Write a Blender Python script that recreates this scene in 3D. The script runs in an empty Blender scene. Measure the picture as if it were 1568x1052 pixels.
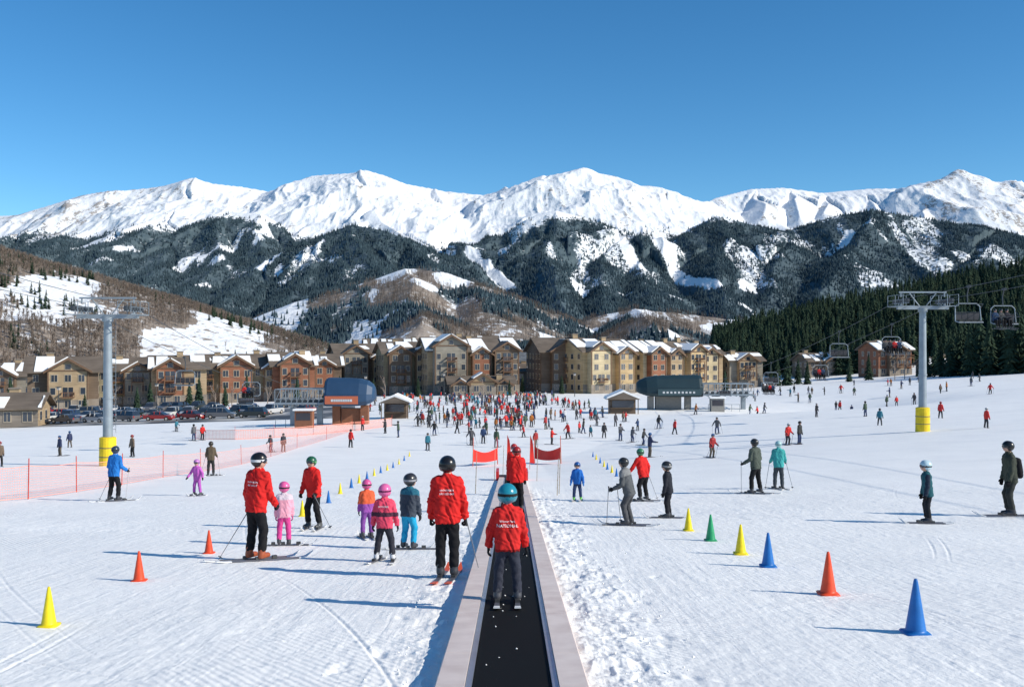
import bpy, math, numpy as np, random, time
from mathutils import Vector, Matrix
T0=time.time()
random.seed(7); rng=np.random.default_rng(11)
scene=bpy.context.scene
F=1524.0
scene.view_settings.view_transform='Standard'
try: scene.view_settings.look='None'
except Exception: pass
scene.view_settings.exposure=0

# ------------------------------------------------------------ noise
def _h(ix,iy,seed):
    h=(ix*374761393+iy*668265263+seed*144269504)&0xffffffff
    h=((h^(h>>13))*1274126177)&0xffffffff
    h=h^(h>>16)
    return (h&0xffff)/65535.0
def vnoise(x,y,seed=0):
    fx=np.floor(x); fy=np.floor(y); ix=fx.astype(np.int64); iy=fy.astype(np.int64)
    u=x-fx; v=y-fy; u=u*u*(3-2*u); v=v*v*(3-2*v)
    a=_h(ix,iy,seed); b=_h(ix+1,iy,seed); c=_h(ix,iy+1,seed); d=_h(ix+1,iy+1,seed)
    return (a+(b-a)*u)*(1-v)+(c+(d-c)*u)*v
def fbm(x,y,o=4,seed=0,gain=.5):
    s=0;a=1;n=0
    for i in range(o):
        s=s+a*vnoise(x+13.7*i,y-7.3*i,seed+i); n+=a; a*=gain; x=x*2.03; y=y*2.03
    return s/n
def ridged(x,y,o=4,seed=0,gain=.55):
    s=0;a=1;n=0
    for i in range(o):
        v=1-np.abs(2*vnoise(x+5.1*i,y+9.2*i,seed+i)-1); s=s+a*v*v; n+=a; a*=gain; x=x*2.07; y=y*2.07
    return s/n
def sstep(a,b,x):
    t=np.clip((x-a)/(b-a),0,1); return t*t*(3-2*t)

# ------------------------------------------------------------ terrain
_py=[-400,0,65,80,95,120,150,180,220,260,300,400,700,1500,6000]
_pz=[34.9,-2.1,-8.11,-9.1,-9.75,-10.3,-10.9,-11.4,-12.2,-13.2,-14.2,-15,-14,-4,60]
_ty=np.arange(-400,6000,2.0); _tz=np.interp(_ty,_py,_pz)
_k=np.ones(7)/7; _tz2=np.convolve(np.pad(_tz,3,mode='edge'),_k,'valid'); 
def base(y): return np.interp(y,_ty,_tz2)
def P3(px,py,Y): return ((px-784)/F*Y, Y, (526-py)/F*Y)
def poly(h,x,y,pts,slope,dist=None,lab=None,L=0):
    for (a,b) in zip(pts[:-1],pts[1:]):
        ax,ay,az=P3(*a); bx,by,bz=P3(*b)
        dx=bx-ax; dy=by-ay; l2=dx*dx+dy*dy
        t=np.clip(((x-ax)*dx+(y-ay)*dy)/l2,0,1)
        d=np.hypot(x-ax-t*dx,y-ay-t*dy)
        hh=az+t*(bz-az)-slope*d
        m=hh>h
        h[m]=hh[m]
        if dist is not None: dist[m]=d[m]; lab[m]=L
    return h
HILL_L=[(-500,250,850),(-200,330,880),(0,396,860),(60,408,860),(130,428,850),(200,455,840),(260,478,830),(330,503,820),(400,524,800)]
HILL_R=[(2100,320,430),(1568,427,470),(1480,446,490),(1400,468,510),(1250,497,560),(1100,523,620)]
def ground(x,y):
    x=np.asarray(x,float); y=np.asarray(y,float); shp=x.shape; x=np.atleast_1d(x).ravel(); y=np.atleast_1d(y).ravel()
    z=base(y)
    z=z+0.07*np.maximum(0,x-2-0.25*np.maximum(0,y-70))*sstep(15,70,y)
    z=z-0.03*np.maximum(0,-x-15)*sstep(60,150,y)
    z=z-2.6*np.exp(-(((x-50)/15)**2+((y-158)/15)**2))
    h=np.full(x.shape,-1e6)
    far=y>200
    if far.any():
        hh=np.full(far.sum(),-1e6)
        hh=poly(hh,x[far],y[far],HILL_L,.30); hh=poly(hh,x[far],y[far],HILL_R,.24)
        hh=hh+3*(fbm(x[far]/60,y[far]/60,3,5)-.5)*2
        zf=z[far]; k=4.0
        m=np.maximum(zf,hh); mn=np.minimum(zf,hh)
        z[far]=m+np.where(m-mn<k,(k-(m-mn))**2/(4*k),0)
    return z.reshape(shp)
def gz(x,y): return float(ground(np.array([x]),np.array([y]))[0])

CREST=[(-260,360,4300),(-100,345,4300),(0,331,4300),(30,329,4250),(60,319,4200),(120,301,4200),(170,292,4150),(205,290,4200),(250,285,4200),(295,272,4150),(325,281,4200),(370,286,4300),(425,296,4400),(440,284,4350),(480,269,4250),(540,265,4200),(560,260,4150),(590,269,4200),(620,281,4250),(680,293,4350),(740,299,4400),(780,289,4350),(830,270,4250),(870,270,4250),(880,266,4210),(893,257,4200),(906,264,4200),(930,268,4200),(960,282,4200),(1010,287,4200),(1050,302,4300),(1072,315,4400),(1100,302,4500),(1150,290,4600),(1200,288,4650),(1260,296,4650),(1320,290,4600),(1370,289,4600),(1400,294,4600),(1440,280,4550),(1456,271,4510),(1467,259,4500),(1480,268,4500),(1500,274,4500),(1540,282,4500),(1568,290,4500),(1720,310,4500),(1900,330,4400)]
SNOWSPURS=[
 [(295,272,4150),(270,310,3850),(235,340,3600)],[(170,292,4150),(150,330,3800),(110,360,3500)],[(60,319,4200),(30,350,3800),(-20,380,3400)],
 [(370,286,4300),(350,325,3900)],[(440,284,4350),(425,320,4000)],[(560,260,4150),(570,300,3850),(600,338,3500),(660,372,3200)],
 [(480,269,4250),(470,320,3800)],[(680,293,4350),(690,330,4000),(700,360,3700)],[(780,289,4350),(800,320,3950)],[(830,270,4250),(835,300,3900)],
 [(893,257,4200),(900,300,3850),(930,335,3600)],[(893,257,4200),(860,300,3900)],[(960,282,4200),(975,330,3800),(1000,370,3400)],[(1010,287,4200),(1040,330,3800)],
 [(1150,290,4600),(1160,330,4100)],[(1260,296,4650),(1255,330,4200)],[(1320,290,4600),(1350,320,4200)],[(1467,259,4500),(1440,310,4200),(1410,335,3900)],[(1467,259,4500),(1510,320,4100)],[(1200,288,4650),(1215,335,4100)],[(120,301,4200),(95,335,3850)],[(540,265,4200),(510,305,3900),(490,330,3650)],[(1540,282,4500),(1560,330,4100)]]
FOREST=[
 [(285,495,2600),(350,457,2700),(430,402,2900),(500,357,3000),(550,341,3000),(600,352,2950),(640,368,2900),(720,412,2800),(790,458,2700),(850,500,2600)],
 [(550,341,3000),(560,400,2600),(590,450,2200)],[(500,357,3000),(470,410,2650),(440,460,2300),(400,500,2000)],[(640,368,2900),(660,420,2500)],[(430,402,2900),(390,450,2500),(350,490,2200)],[(520,390,2750),(520,440,2350),(490,490,1950)],
 [(690,400,3300),(760,366,3350),(820,328,3400),(850,320,3400),(900,333,3400),(950,355,3300),(990,387,3200),(1040,422,3000),(1100,458,2800),(1180,497,2600)],
 [(850,320,3400),(845,380,3000),(850,440,2500),(865,485,2150)],[(950,355,3300),(935,410,2850),(925,460,2350)],[(760,366,3350),(770,410,2950),(800,455,2600)],[(990,387,3200),(1000,430,2700),(1010,462,2300)],
 [(1035,400,3500),(1065,348,3600),(1110,328,3500),(1160,343,3450),(1210,352,3450),(1270,334,3500),(1340,323,3500),(1400,335,3500),(1470,345,3450),(1568,364,3400),(1720,385,3300),(1900,390,3300)],
 [(1110,328,3500),(1115,380,3100),(1110,430,2700),(1130,480,2300)],[(1340,323,3500),(1310,380,3100),(1270,435,2600),(1230,485,2200)],[(1520,355,3400),(1480,410,2900),(1430,455,2400),(1400,490,2000)],[(1210,352,3450),(1200,410,2950),(1190,450,2600)],[(1640,375,3300),(1600,430,2600)],
 [(280,362,3500),(310,340,3550),(350,325,3550),(400,326,3500),(440,352,3400),(470,380,3200)],
 [(350,325,3550),(330,375,3100),(300,425,2700),(270,475,2200)],[(280,362,3500),(240,400,3000),(200,440,2500)],[(400,326,3500),(400,380,3050),(370,430,2600),(330,480,2200)],
 [(235,335,3650),(190,370,3250),(150,415,2700),(110,455,2200)],[(110,355,3600),(60,390,3000),(10,425,2400)],[(-20,375,3500),(-60,410,2700)],[(175,345,3750),(150,375,3300),(90,415,2600)]]
LOW=[[(590,455,1900),(610,425,1920),(640,413,1920),(680,411,1900),(730,431,1860),(790,461,1800),(838,492,1750),(870,512,1700)],
 [(640,413,1910),(640,455,1600),(620,495,1300)],[(730,431,1860),(740,470,1600)],
 [(890,505,1850),(920,486,1900),(980,474,1900),(1050,482,1900),(1130,493,1850),(1200,508,1750),(1300,515,1700)],[(980,474,1900),(985,500,1500)]]
def mountains(x,y):
    wx=x+70*(fbm(x/420,y/420,3,21)-.5)*2; wy=y+110*(fbm(x/420,y/420,3,31)-.5)*2
    h=np.full(x.shape,-1e6); dist=np.zeros(x.shape); lab=np.zeros(x.shape,int)
    poly(h,x,y,CREST,.48,dist,lab,1)
    for s in SNOWSPURS: poly(h,wx,wy,s,.62,dist,lab,1)
    for s in FOREST: poly(h,wx,wy,s,.50,dist,lab,2)
    for s in LOW: poly(h,wx,wy,s,.40,dist,lab,3)
    fd=np.clip(dist/200,.0,1)
    amp=np.where(lab==3,16,np.where(lab==2,68,62))*np.maximum(fd,.05)
    r=ridged(wx/400,wy/560,5,51,.46)-.42
    h=h+amp*r*1.5
    rib=ridged(wx/150+.6*vnoise(wy/240,wx/240,7),wy/520,4,58,.5)-.45
    h=h+np.where(lab==3,3,np.where(lab==1,20,24))*np.clip(dist/150,.06,1)*rib*1.5
    fine=ridged(x/60,y/85,4,61,.55)-.5
    h=h+np.where(lab==3,3,np.where(lab==1,7.5,8))*np.clip(dist/60,0.25,1)*fine
    return h,dist,lab,rib,fine

# ------------------------------------------------------------ materials
def new_mat(name):
    m=bpy.data.materials.new(name); m.use_nodes=True; nt=m.node_tree
    return m,nt,nt.nodes,nt.links,nt.nodes['Principled BSDF']
def mat(name,col,rough=.6,metal=0,var=.15,vscale=3.0,bump=0,bscale=20,spec=.3):
    m,nt,N,L,b=new_mat(name)
    b.inputs['Roughness'].default_value=rough; b.inputs['Metallic'].default_value=metal
    b.inputs['Specular IOR Level'].default_value=spec
    tc=N.new('ShaderNodeTexCoord')
    if var>0:
        nz=N.new('ShaderNodeTexNoise'); nz.inputs['Scale'].default_value=vscale; nz.inputs['Detail'].default_value=5
        L.new(tc.outputs['Object'],nz.inputs['Vector'])
        mr=N.new('ShaderNodeMapRange'); mr.inputs['From Min'].default_value=.25; mr.inputs['From Max'].default_value=.75
        mr.inputs['To Min'].default_value=1-var; mr.inputs['To Max'].default_value=1+var
        L.new(nz.outputs['Fac'],mr.inputs['Value'])
        mx=N.new('ShaderNodeVectorMath'); mx.operation='SCALE'; mx.inputs[0].default_value=col[:3]
        L.new(mr.outputs['Result'],mx.inputs['Scale']); L.new(mx.outputs['Vector'],b.inputs['Base Color'])
    else: b.inputs['Base Color'].default_value=(*col[:3],1)
    if bump>0:
        n2=N.new('ShaderNodeTexNoise'); n2.inputs['Scale'].default_value=bscale; n2.inputs['Detail'].default_value=4
        L.new(tc.outputs['Object'],n2.inputs['Vector'])
        bp=N.new('ShaderNodeBump'); bp.inputs['Strength'].default_value=bump; bp.inputs['Distance'].default_value=.02
        L.new(n2.outputs['Fac'],bp.inputs['Height']); L.new(bp.outputs['Normal'],b.inputs['Normal'])
    return m
_mc={}
def cmat(kind,col,**k):
    key=(kind,tuple(col))
    if key not in _mc: _mc[key]=mat(kind,col,**k)
    return _mc[key]
def random_mat(name,cols,rough=.6,spec=.3):
    m,nt,N,L,b=new_mat(name); oi=N.new('ShaderNodeObjectInfo'); r=N.new('ShaderNodeValToRGB'); r.color_ramp.interpolation='CONSTANT'
    e=r.color_ramp.elements
    while len(e)<len(cols): e.new(.5)
    for i,c in enumerate(cols): e[i].position=i/len(cols); e[i].color=(*c,1)
    L.new(oi.outputs['Random'],r.inputs['Fac']); L.new(r.outputs['Color'],b.inputs['Base Color'])
    b.inputs['Roughness'].default_value=rough; b.inputs['Specular IOR Level'].default_value=spec
    return m

# ------------------------------------------------------------ mesh helpers
def arrays_mesh(name,V,Fc,mats,mat_idx=None,smooth=False):
    me=bpy.data.meshes.new(name); V=np.asarray(V,np.float32); Fc=np.asarray(Fc,np.int32); k=Fc.shape[1]; n=len(Fc)
    me.vertices.add(len(V)); me.vertices.foreach_set('co',V.ravel())
    me.loops.add(n*k); me.loops.foreach_set('vertex_index',Fc.ravel())
    me.polygons.add(n); me.polygons.foreach_set('loop_start',np.arange(0,n*k,k,dtype=np.int32))
    try: me.polygons.foreach_set('loop_total',np.full(n,k,np.int32))
    except Exception: pass
    for m in mats: me.materials.append(m)
    if mat_idx is not None: me.polygons.foreach_set('material_index',np.asarray(mat_idx,np.int32))
    me.polygons.foreach_set('use_smooth',np.full(n,smooth,bool))
    me.update(calc_edges=True)
    return me
def link(name,me,parent=None,loc=None):
    o=bpy.data.objects.new(name,me); scene.collection.objects.link(o)
    if loc is not None: o.location=loc
    if parent is not None:
        o.parent=parent; o.matrix_parent_inverse=Matrix.Translation(-Vector(parent.location))
    return o
def empty(name,loc):
    e=bpy.data.objects.new(name,None); e.location=loc; e.empty_display_size=.5; scene.collection.objects.link(e); return e
class MB:
    def __init__(s): s.v=[]; s.f=[]; s.m=[]; s.T=None
    def add(s,vs,fs,m=0):
        o=len(s.v)
        for v in vs:
            s.v.append(s.T(v) if s.T else tuple(v))
        for f in fs: s.f.append(tuple(i+o for i in f)); s.m.append(m)
    def box(s,c,d,m=0,rz=0):
        hx,hy,hz=d[0]/2,d[1]/2,d[2]/2; ca,sa=math.cos(rz),math.sin(rz)
        vs=[]
        for z in (-hz,hz):
            for (x,y) in ((-hx,-hy),(hx,-hy),(hx,hy),(-hx,hy)):
                vs.append((c[0]+x*ca-y*sa,c[1]+x*sa+y*ca,c[2]+z))
        s.add(vs,[(3,2,1,0),(4,5,6,7),(0,1,5,4),(1,2,6,5),(2,3,7,6),(3,0,4,7)],m)
    def b2(s,lo,hi,m=0): s.box([(a+b)/2 for a,b in zip(lo,hi)],[b-a for a,b in zip(lo,hi)],m)
    def cyl(s,a,b,ra,rb=None,n=10,m=0):
        if rb is None: rb=ra
        a=Vector(a); b=Vector(b); d=(b-a).normalized(); u=d.orthogonal().normalized(); w=d.cross(u)
        vs=[]
        for p,r in ((a,ra),(b,rb)):
            for i in range(n):
                t=2*math.pi*i/n; vs.append(tuple(p+u*(math.cos(t)*r)+w*(math.sin(t)*r)))
        fs=[(i,(i+1)%n,n+(i+1)%n,n+i) for i in range(n)]+[tuple(range(n-1,-1,-1)),tuple(range(n,2*n))]
        s.add(vs,fs,m)
    def extr(s,prof,y0,y1,m=0,axis='y'):
        n=len(prof); vs=[]
        for y in (y0,y1):
            for (p,q) in prof: vs.append((p,y,q) if axis=='y' else (y,p,q))
        fs=[(i,(i+1)%n,n+(i+1)%n,n+i) for i in range(n)]+[tuple(range(n-1,-1,-1)),tuple(range(n,2*n))]
        s.add(vs,fs,m)
    def obj(s,name,mats,parent=None,smooth=False):
        me=bpy.data.meshes.new(name); me.from_pydata(s.v,[],s.f)
        for m in mats: me.materials.append(m)
        me.polygons.foreach_set('material_index',s.m)
        if smooth: me.polygons.foreach_set('use_smooth',[True]*len(s.f))
        me.update(); 
        return link(name,me,parent)

# ------------------------------------------------------------ snow material
def snow_material():
    m,nt,N,L,b=new_mat('snow'); tc=N.new('ShaderNodeTexCoord')
    b.inputs['Roughness'].default_value=.55; b.inputs['Specular IOR Level'].default_value=.25
    n=N.new('ShaderNodeTexNoise'); n.inputs['Scale'].default_value=.35; n.inputs['Detail'].default_value=6; L.new(tc.outputs['Object'],n.inputs['Vector'])
    r=N.new('ShaderNodeValToRGB'); r.color_ramp.elements[0].color=(.91,.895,.87,1); r.color_ramp.elements[1].color=(.98,.96,.925,1)
    r.color_ramp.elements[0].position=.3; r.color_ramp.elements[1].position=.62
    L.new(n.outputs['Fac'],r.inputs['Fac']); L.new(r.outputs['Color'],b.inputs['Base Color'])
    g=N.new('ShaderNodeTexNoise'); g.inputs['Scale'].default_value=11; g.inputs['Detail'].default_value=8; g.inputs['Roughness'].default_value=.68; L.new(tc.outputs['Object'],g.inputs['Vector'])
    # groomed corduroy
    mp=N.new('ShaderNodeMapping'); mp.inputs['Rotation'].default_value=(0,0,math.radians(-38)); L.new(tc.outputs['Object'],mp.inputs['Vector'])
    w=N.new('ShaderNodeTexWave'); w.inputs['Scale'].default_value=3.6; w.inputs['Distortion'].default_value=.5; w.inputs['Detail'].default_value=1; L.new(mp.outputs['Vector'],w.inputs['Vector'])
    k=N.new('ShaderNodeTexNoise'); k.inputs['Scale'].default_value=.22; k.inputs['Detail'].default_value=4; k.inputs['Distortion'].default_value=.6; L.new(tc.outputs['Object'],k.inputs['Vector'])
    kr=N.new('ShaderNodeMapRange'); kr.inputs['From Min'].default_value=.48; kr.inputs['From Max'].default_value=.62; kr.inputs['To Max'].default_value=.45; L.new(k.outputs['Fac'],kr.inputs['Value'])
    mu=N.new('ShaderNodeMath'); mu.operation='MULTIPLY'; L.new(w.outputs['Fac'],mu.inputs[0]); L.new(kr.outputs['Result'],mu.inputs[1])
    def streak(rot,sc,s):
        mp2=N.new('ShaderNodeMapping'); mp2.inputs['Rotation'].default_value=(0,0,math.radians(rot)); mp2.inputs['Scale'].default_value=sc; L.new(tc.outputs['Object'],mp2.inputs['Vector'])
        st=N.new('ShaderNodeTexNoise'); st.inputs['Scale'].default_value=s; st.inputs['Detail'].default_value=5; st.inputs['Distortion'].default_value=.8; L.new(mp2.outputs['Vector'],st.inputs['Vector']); return st.outputs['Fac']
    a=N.new('ShaderNodeMath'); a.operation='ADD'; L.new(g.outputs['Fac'],a.inputs[0]); L.new(mu.outputs[0],a.inputs[1])
    a2=N.new('ShaderNodeMath'); a2.operation='MULTIPLY_ADD'; L.new(streak(20,(7,.5,1),1.2),a2.inputs[0]); a2.inputs[1].default_value=.75; L.new(a.outputs[0],a2.inputs[2])
    a3=N.new('ShaderNodeMath'); a3.operation='MULTIPLY_ADD'; L.new(streak(-62,(6,.4,1),.9),a3.inputs[0]); a3.inputs[1].default_value=.65; L.new(a2.outputs[0],a3.inputs[2])
    bp=N.new('ShaderNodeBump'); bp.inputs['Strength'].default_value=.5; bp.inputs['Distance'].default_value=.035; L.new(a3.outputs[0],bp.inputs['Height']); L.new(bp.outputs['Normal'],b.inputs['Normal'])
    return m
SNOW=snow_material()
ROOFSNOW=mat('roof_snow',(.90,.89,.87),.6,var=.05,vscale=.5,bump=.4,bscale=2)

# ------------------------------------------------------------ ground sheet
def build_ground():
    az=np.concatenate([np.radians(np.linspace(-180,-31,60)),np.radians(np.linspace(-30,30,980)),np.radians(np.linspace(31,180,60))])
    r=np.concatenate([[0.3,1,2,3,4],np.exp(np.arange(math.log(5),math.log(42),.0031)),np.exp(np.arange(math.log(42.2),math.log(424),.011))])
    A,R=np.meshgrid(az,r); x=R*np.sin(A); y=R*np.cos(A)
    z=ground(x,y)
    near=(r<42); nx=x[near]; ny=y[near]; d=np.zeros(nx.shape)
    rr=np.hypot(nx,ny); inv=(np.abs(np.degrees(A[near]))<30.5)
    d+= .05*(fbm(nx/2.5,ny/3.5,3,1)-.5)
    mk=sstep(.42,.6,fbm(nx/3.2+9,ny/4.5,3,2))
    d+= mk*.028*(fbm(nx*3.0,ny*2.2,4,3,.6)-.5)
    d+= .013*(fbm(nx*7,ny*7,3,4,.6)-.5)
    wob=.5*(fbm(ny/1.1,nx*0+2,3,8)-.5)
    mr=sstep(.60,.74,nx)*(1-sstep(.85+wob*1.5,1.9+wob*1.5,nx))
    ml=sstep(.60,.74,-nx)*(1-sstep(.8+wob,1.6+wob,-nx))
    ch=ridged(nx*2.9,ny*1.7,4,12,.55); c2=fbm(nx*5,ny*3.2,3,15,.6)
    d+= mr*(.085*(ch-.38)+.07*(c2-.5)+.015)+ml*(.055*(ch-.4)+.03*(c2-.5)-.008)
    for i in range(120):
        cy=5+rng.random()**1.4*26; cx=(rng.normal(1.2,.36) if rng.random()<.75 else -rng.normal(1.15,.3)); ta=rng.normal(0,.5)
        ux=(nx-cx)*math.cos(ta)+(ny-cy)*math.sin(ta); uy=-(nx-cx)*math.sin(ta)+(ny-cy)*math.cos(ta)
        q=(ux/.06)**2+(uy/.15)**2
        sel=q<6
        d[sel]-= .022*np.exp(-q[sel]**1.2)
    for i in range(130):
        x0=rng.uniform(-14,16); y0=5.5+rng.random()**1.1*34
        if abs(x0)<1.3: continue
        hd=rng.uniform(-1.2,1.2) if rng.random()<.5 else rng.uniform(1.0,2.1); Rr=rng.uniform(9,80)*rng.choice([-1,1]); Ln=rng.uniform(1.5,7)
        cx=x0+Rr*math.cos(hd); cy=y0-Rr*math.sin(hd)*1.0
        px_,py_=nx-cx,ny-cy; rad=np.sqrt(px_*px_+py_*py_)
        dist0=np.hypot(nx-x0,ny-y0); s_=rng.uniform(.3,.8)
        for off in ((0,rng.uniform(.16,.4)) if rng.random()<.5 else (0,)):
            e=np.abs(rad-abs(Rr)-off)
            sel=(e<.12)&(dist0<Ln)
            fade=(1-dist0[sel]/Ln)
            es=e[sel]
            d[sel]+= s_*(-.015*np.exp(-(es/.018)**2)+.006*np.exp(-((es-.042)/.02)**2))*np.sqrt(fade)
    d*= 1-sstep(36,42,rr)
    d=np.where(np.abs(nx)<.6,-.05,d)
    z[near]+=np.where(inv,d,0)
    n,mn=len(r),len(az)
    idx=np.arange(n*mn).reshape(n,mn)
    f=np.stack([idx[:-1,:-1],idx[:-1,1:],idx[1:,1:],idx[1:,:-1]],-1).reshape(-1,4)[:,::-1]
    me=arrays_mesh('snow_ground',np.stack([x,y,z],-1).reshape(-1,3),f,[SNOW],smooth=True)
    link('snow_ground',me)
build_ground()
print('ground',time.time()-T0)

# ------------------------------------------------------------ mountains
def mountain_material():
    m,nt,N,L,b=new_mat('mountain'); b.inputs['Roughness'].default_value=.8; b.inputs['Specular IOR Level'].default_value=.1
    at=N.new('ShaderNodeAttribute'); at.attribute_name='cover'; sp=N.new('ShaderNodeSeparateColor'); L.new(at.outputs['Color'],sp.inputs[0])
    tc=N.new('ShaderNodeTexCoord')
    def noise(s,d=5,ro=.6,stretch=None):
        n=N.new('ShaderNodeTexNoise'); n.inputs['Scale'].default_value=s; n.inputs['Detail'].default_value=d; n.inputs['Roughness'].default_value=ro
        src=tc.outputs['Object']
        if stretch:
            mp=N.new('ShaderNodeMapping'); mp.inputs['Scale'].default_value=stretch; L.new(src,mp.inputs['Vector']); src=mp.outputs['Vector']
        L.new(src,n.inputs['Vector']); return n.outputs['Fac']
    def math_(op,a,bb,c=None):
        q=N.new('ShaderNodeMath'); q.operation=op
        for i,v in enumerate((a,bb,c)):
            if v is None: continue
            if isinstance(v,(int,float)): q.inputs[i].default_value=v
            else: L.new(v,q.inputs[i])
        return q.outputs[0]
    def mr(v,a,bb,c=0,d=1):
        q=N.new('ShaderNodeMapRange'); L.new(v,q.inputs['Value']); q.inputs['From Min'].default_value=a; q.inputs['From Max'].default_value=bb; q.inputs['To Min'].default_value=c; q.inputs['To Max'].default_value=d; return q.outputs['Result']
    def mix(f,a,bb):
        q=N.new('ShaderNodeMix'); q.data_type='RGBA'; L.new(f,q.inputs['Factor'])
        for nm,v in (('A',a),('B',bb)):
            s=[i for i in q.inputs if i.name==nm and i.type=='RGBA'][0]
            if isinstance(v,tuple): s.default_value=(*v,1)
            else: L.new(v,s)
        return [o for o in q.outputs if o.type=='RGBA'][0]
    n1=noise(.09,3,.7); n2=noise(.012,5,.6); n3=noise(.035,4,.65); n4=noise(.02,5,.65,(1.8,.5,.6))
    fm=math_('ADD',sp.outputs[0],math_('MULTIPLY',math_('SUBTRACT',n1,.5),1.7)); fm=math_('ADD',fm,math_('MULTIPLY',math_('SUBTRACT',n4,.5),1.2)); fmask=mr(fm,.38,.56)
    hazed_fcol=mix(mr(n3,.3,.7),(.055,.085,.105),(.105,.14,.155))  # forest tones pushed to blue: aerial haze painted into the colour
    bcol=mix(mr(n3,.35,.65),(.21,.17,.14),(.35,.295,.25))
    veg=mix(sp.outputs[1],hazed_fcol,bcol)
    rk=math_('ADD',math_('MULTIPLY',math_('SUBTRACT',n4,.5),1.5),math_('MULTIPLY',math_('SUBTRACT',n1,.5),1.3)); rk=math_('ADD',rk,sp.outputs[2])
    rmask=mr(rk,.40,.56,0,.85)
    rcol=mix(mr(n1,.3,.7),(.19,.165,.15),(.37,.32,.28))
    sn=mix(mr(n2,.3,.7),(.80,.82,.86),(.88,.88,.88))
    c=mix(rmask,sn,rcol); c=mix(fmask,c,veg)
    L.new(c,b.inputs['Base Color'])
    bp=N.new('ShaderNodeBump'); bp.inputs['Strength'].default_value=.45; bp.inputs['Distance'].default_value=8; L.new(math_('ADD',n3,math_('MULTIPLY',n4,.8)),bp.inputs['Height']); L.new(bp.outputs['Normal'],b.inputs['Normal'])
    return m
FARG=mat('hazed_far_conifer',(.052,.080,.096),.9,var=.35,vscale=.02,spec=.05)  # needle colour includes a painted bluish distance haze
FARB=mat('far_aspen',(.25,.20,.165),.9,var=.3,vscale=.03,spec=.05)
CONI=mat('conifer_needles',(.030,.050,.030),.85,var=.5,vscale=.35,spec=.1)
BARK=mat('bark',(.11,.085,.065),.9,var=.2)
def tree_field(name,pos,tv,tf,tm,mats,hs,ws):
    n=len(pos); a=rng.uniform(0,2*np.pi,n); c,s=np.cos(a),np.sin(a)
    V=np.empty((n,len(tv),3),np.float32)
    tx,ty,tz=tv[:,0],tv[:,1],tv[:,2]
    V[:,:,0]=pos[:,0,None]+ws[:,None]*(c[:,None]*tx-s[:,None]*ty)
    V[:,:,1]=pos[:,1,None]+ws[:,None]*(s[:,None]*tx+c[:,None]*ty)
    V[:,:,2]=pos[:,2,None]+hs[:,None]*tz
    Fc=(tf[None]+(np.arange(n)*len(tv))[:,None,None]).reshape(-1,tf.shape[1])
    me=arrays_mesh(name,V.reshape(-1,3),Fc,mats,np.tile(tm,n))
    return link(name,me)
def conifer_template(levels,per,seed,jag=.25):
    r=np.random.default_rng(seed); V=[];Fc=[];M=[]
    for i in range(4):
        t=i*math.pi/2; V.append((.022*math.cos(t),.022*math.sin(t),-.03))
    V.append((0,0,.97))
    for i in range(4): Fc.append((i,(i+1)%4,4)); M.append(1)
    for l in range(levels):
        f=l/levels; z=.10+.88*f; R=.5*(1-f)**.85+.03
        for k in range(per):
            t=2*math.pi*(k+r.random()*.7)/per+l*1.1; rr=R*r.uniform(.55,1.12); w=math.pi/per*r.uniform(.8,1.4)
            dz=-.045-.05*(1-f)*r.uniform(.6,1.4)
            o=len(V); z2=z+r.uniform(-.02,.02)
            V+= [(0,0,z2+.045),(rr*.72*math.cos(t-w),rr*.72*math.sin(t-w),z2+dz*.9),(rr*math.cos(t),rr*math.sin(t),z2+dz*1.35+.02),(rr*.72*math.cos(t+w),rr*.72*math.sin(t+w),z2+dz*.9)]
            Fc+= [(o,o+1,o+2),(o,o+2,o+3)]; M+=[0,0]
    return np.array(V),np.array(Fc),np.array(M)
def bare_template(seed,nb=12):
    r=np.random.default_rng(seed); V=[];Fc=[];M=[]
    def stick(a,b,w):
        o=len(V); a=np.array(a,float);b=np.array(b,float)
        V.extend([a+np.array((w,0,0)),a-np.array((w,0,0)),b]); V.extend([a+np.array((0,w,0)),a-np.array((0,w,0)),b])
        Fc.extend([(o,o+1,o+2),(o+3,o+4,o+5)]); M.extend([0,0])
    stick((0,0,-.03),(0,0,1),.02)
    for i in range(nb):
        z=r.uniform(.25,.8); t=r.uniform(0,6.28); l=r.uniform(.18,.38)*(1.15-z*.6)
        stick((0,0,z),(l*math.cos(t),l*math.sin(t),min(1,z+l*1.0)),.022)
    return np.array(V),np.array(Fc),np.array(M)
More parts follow.
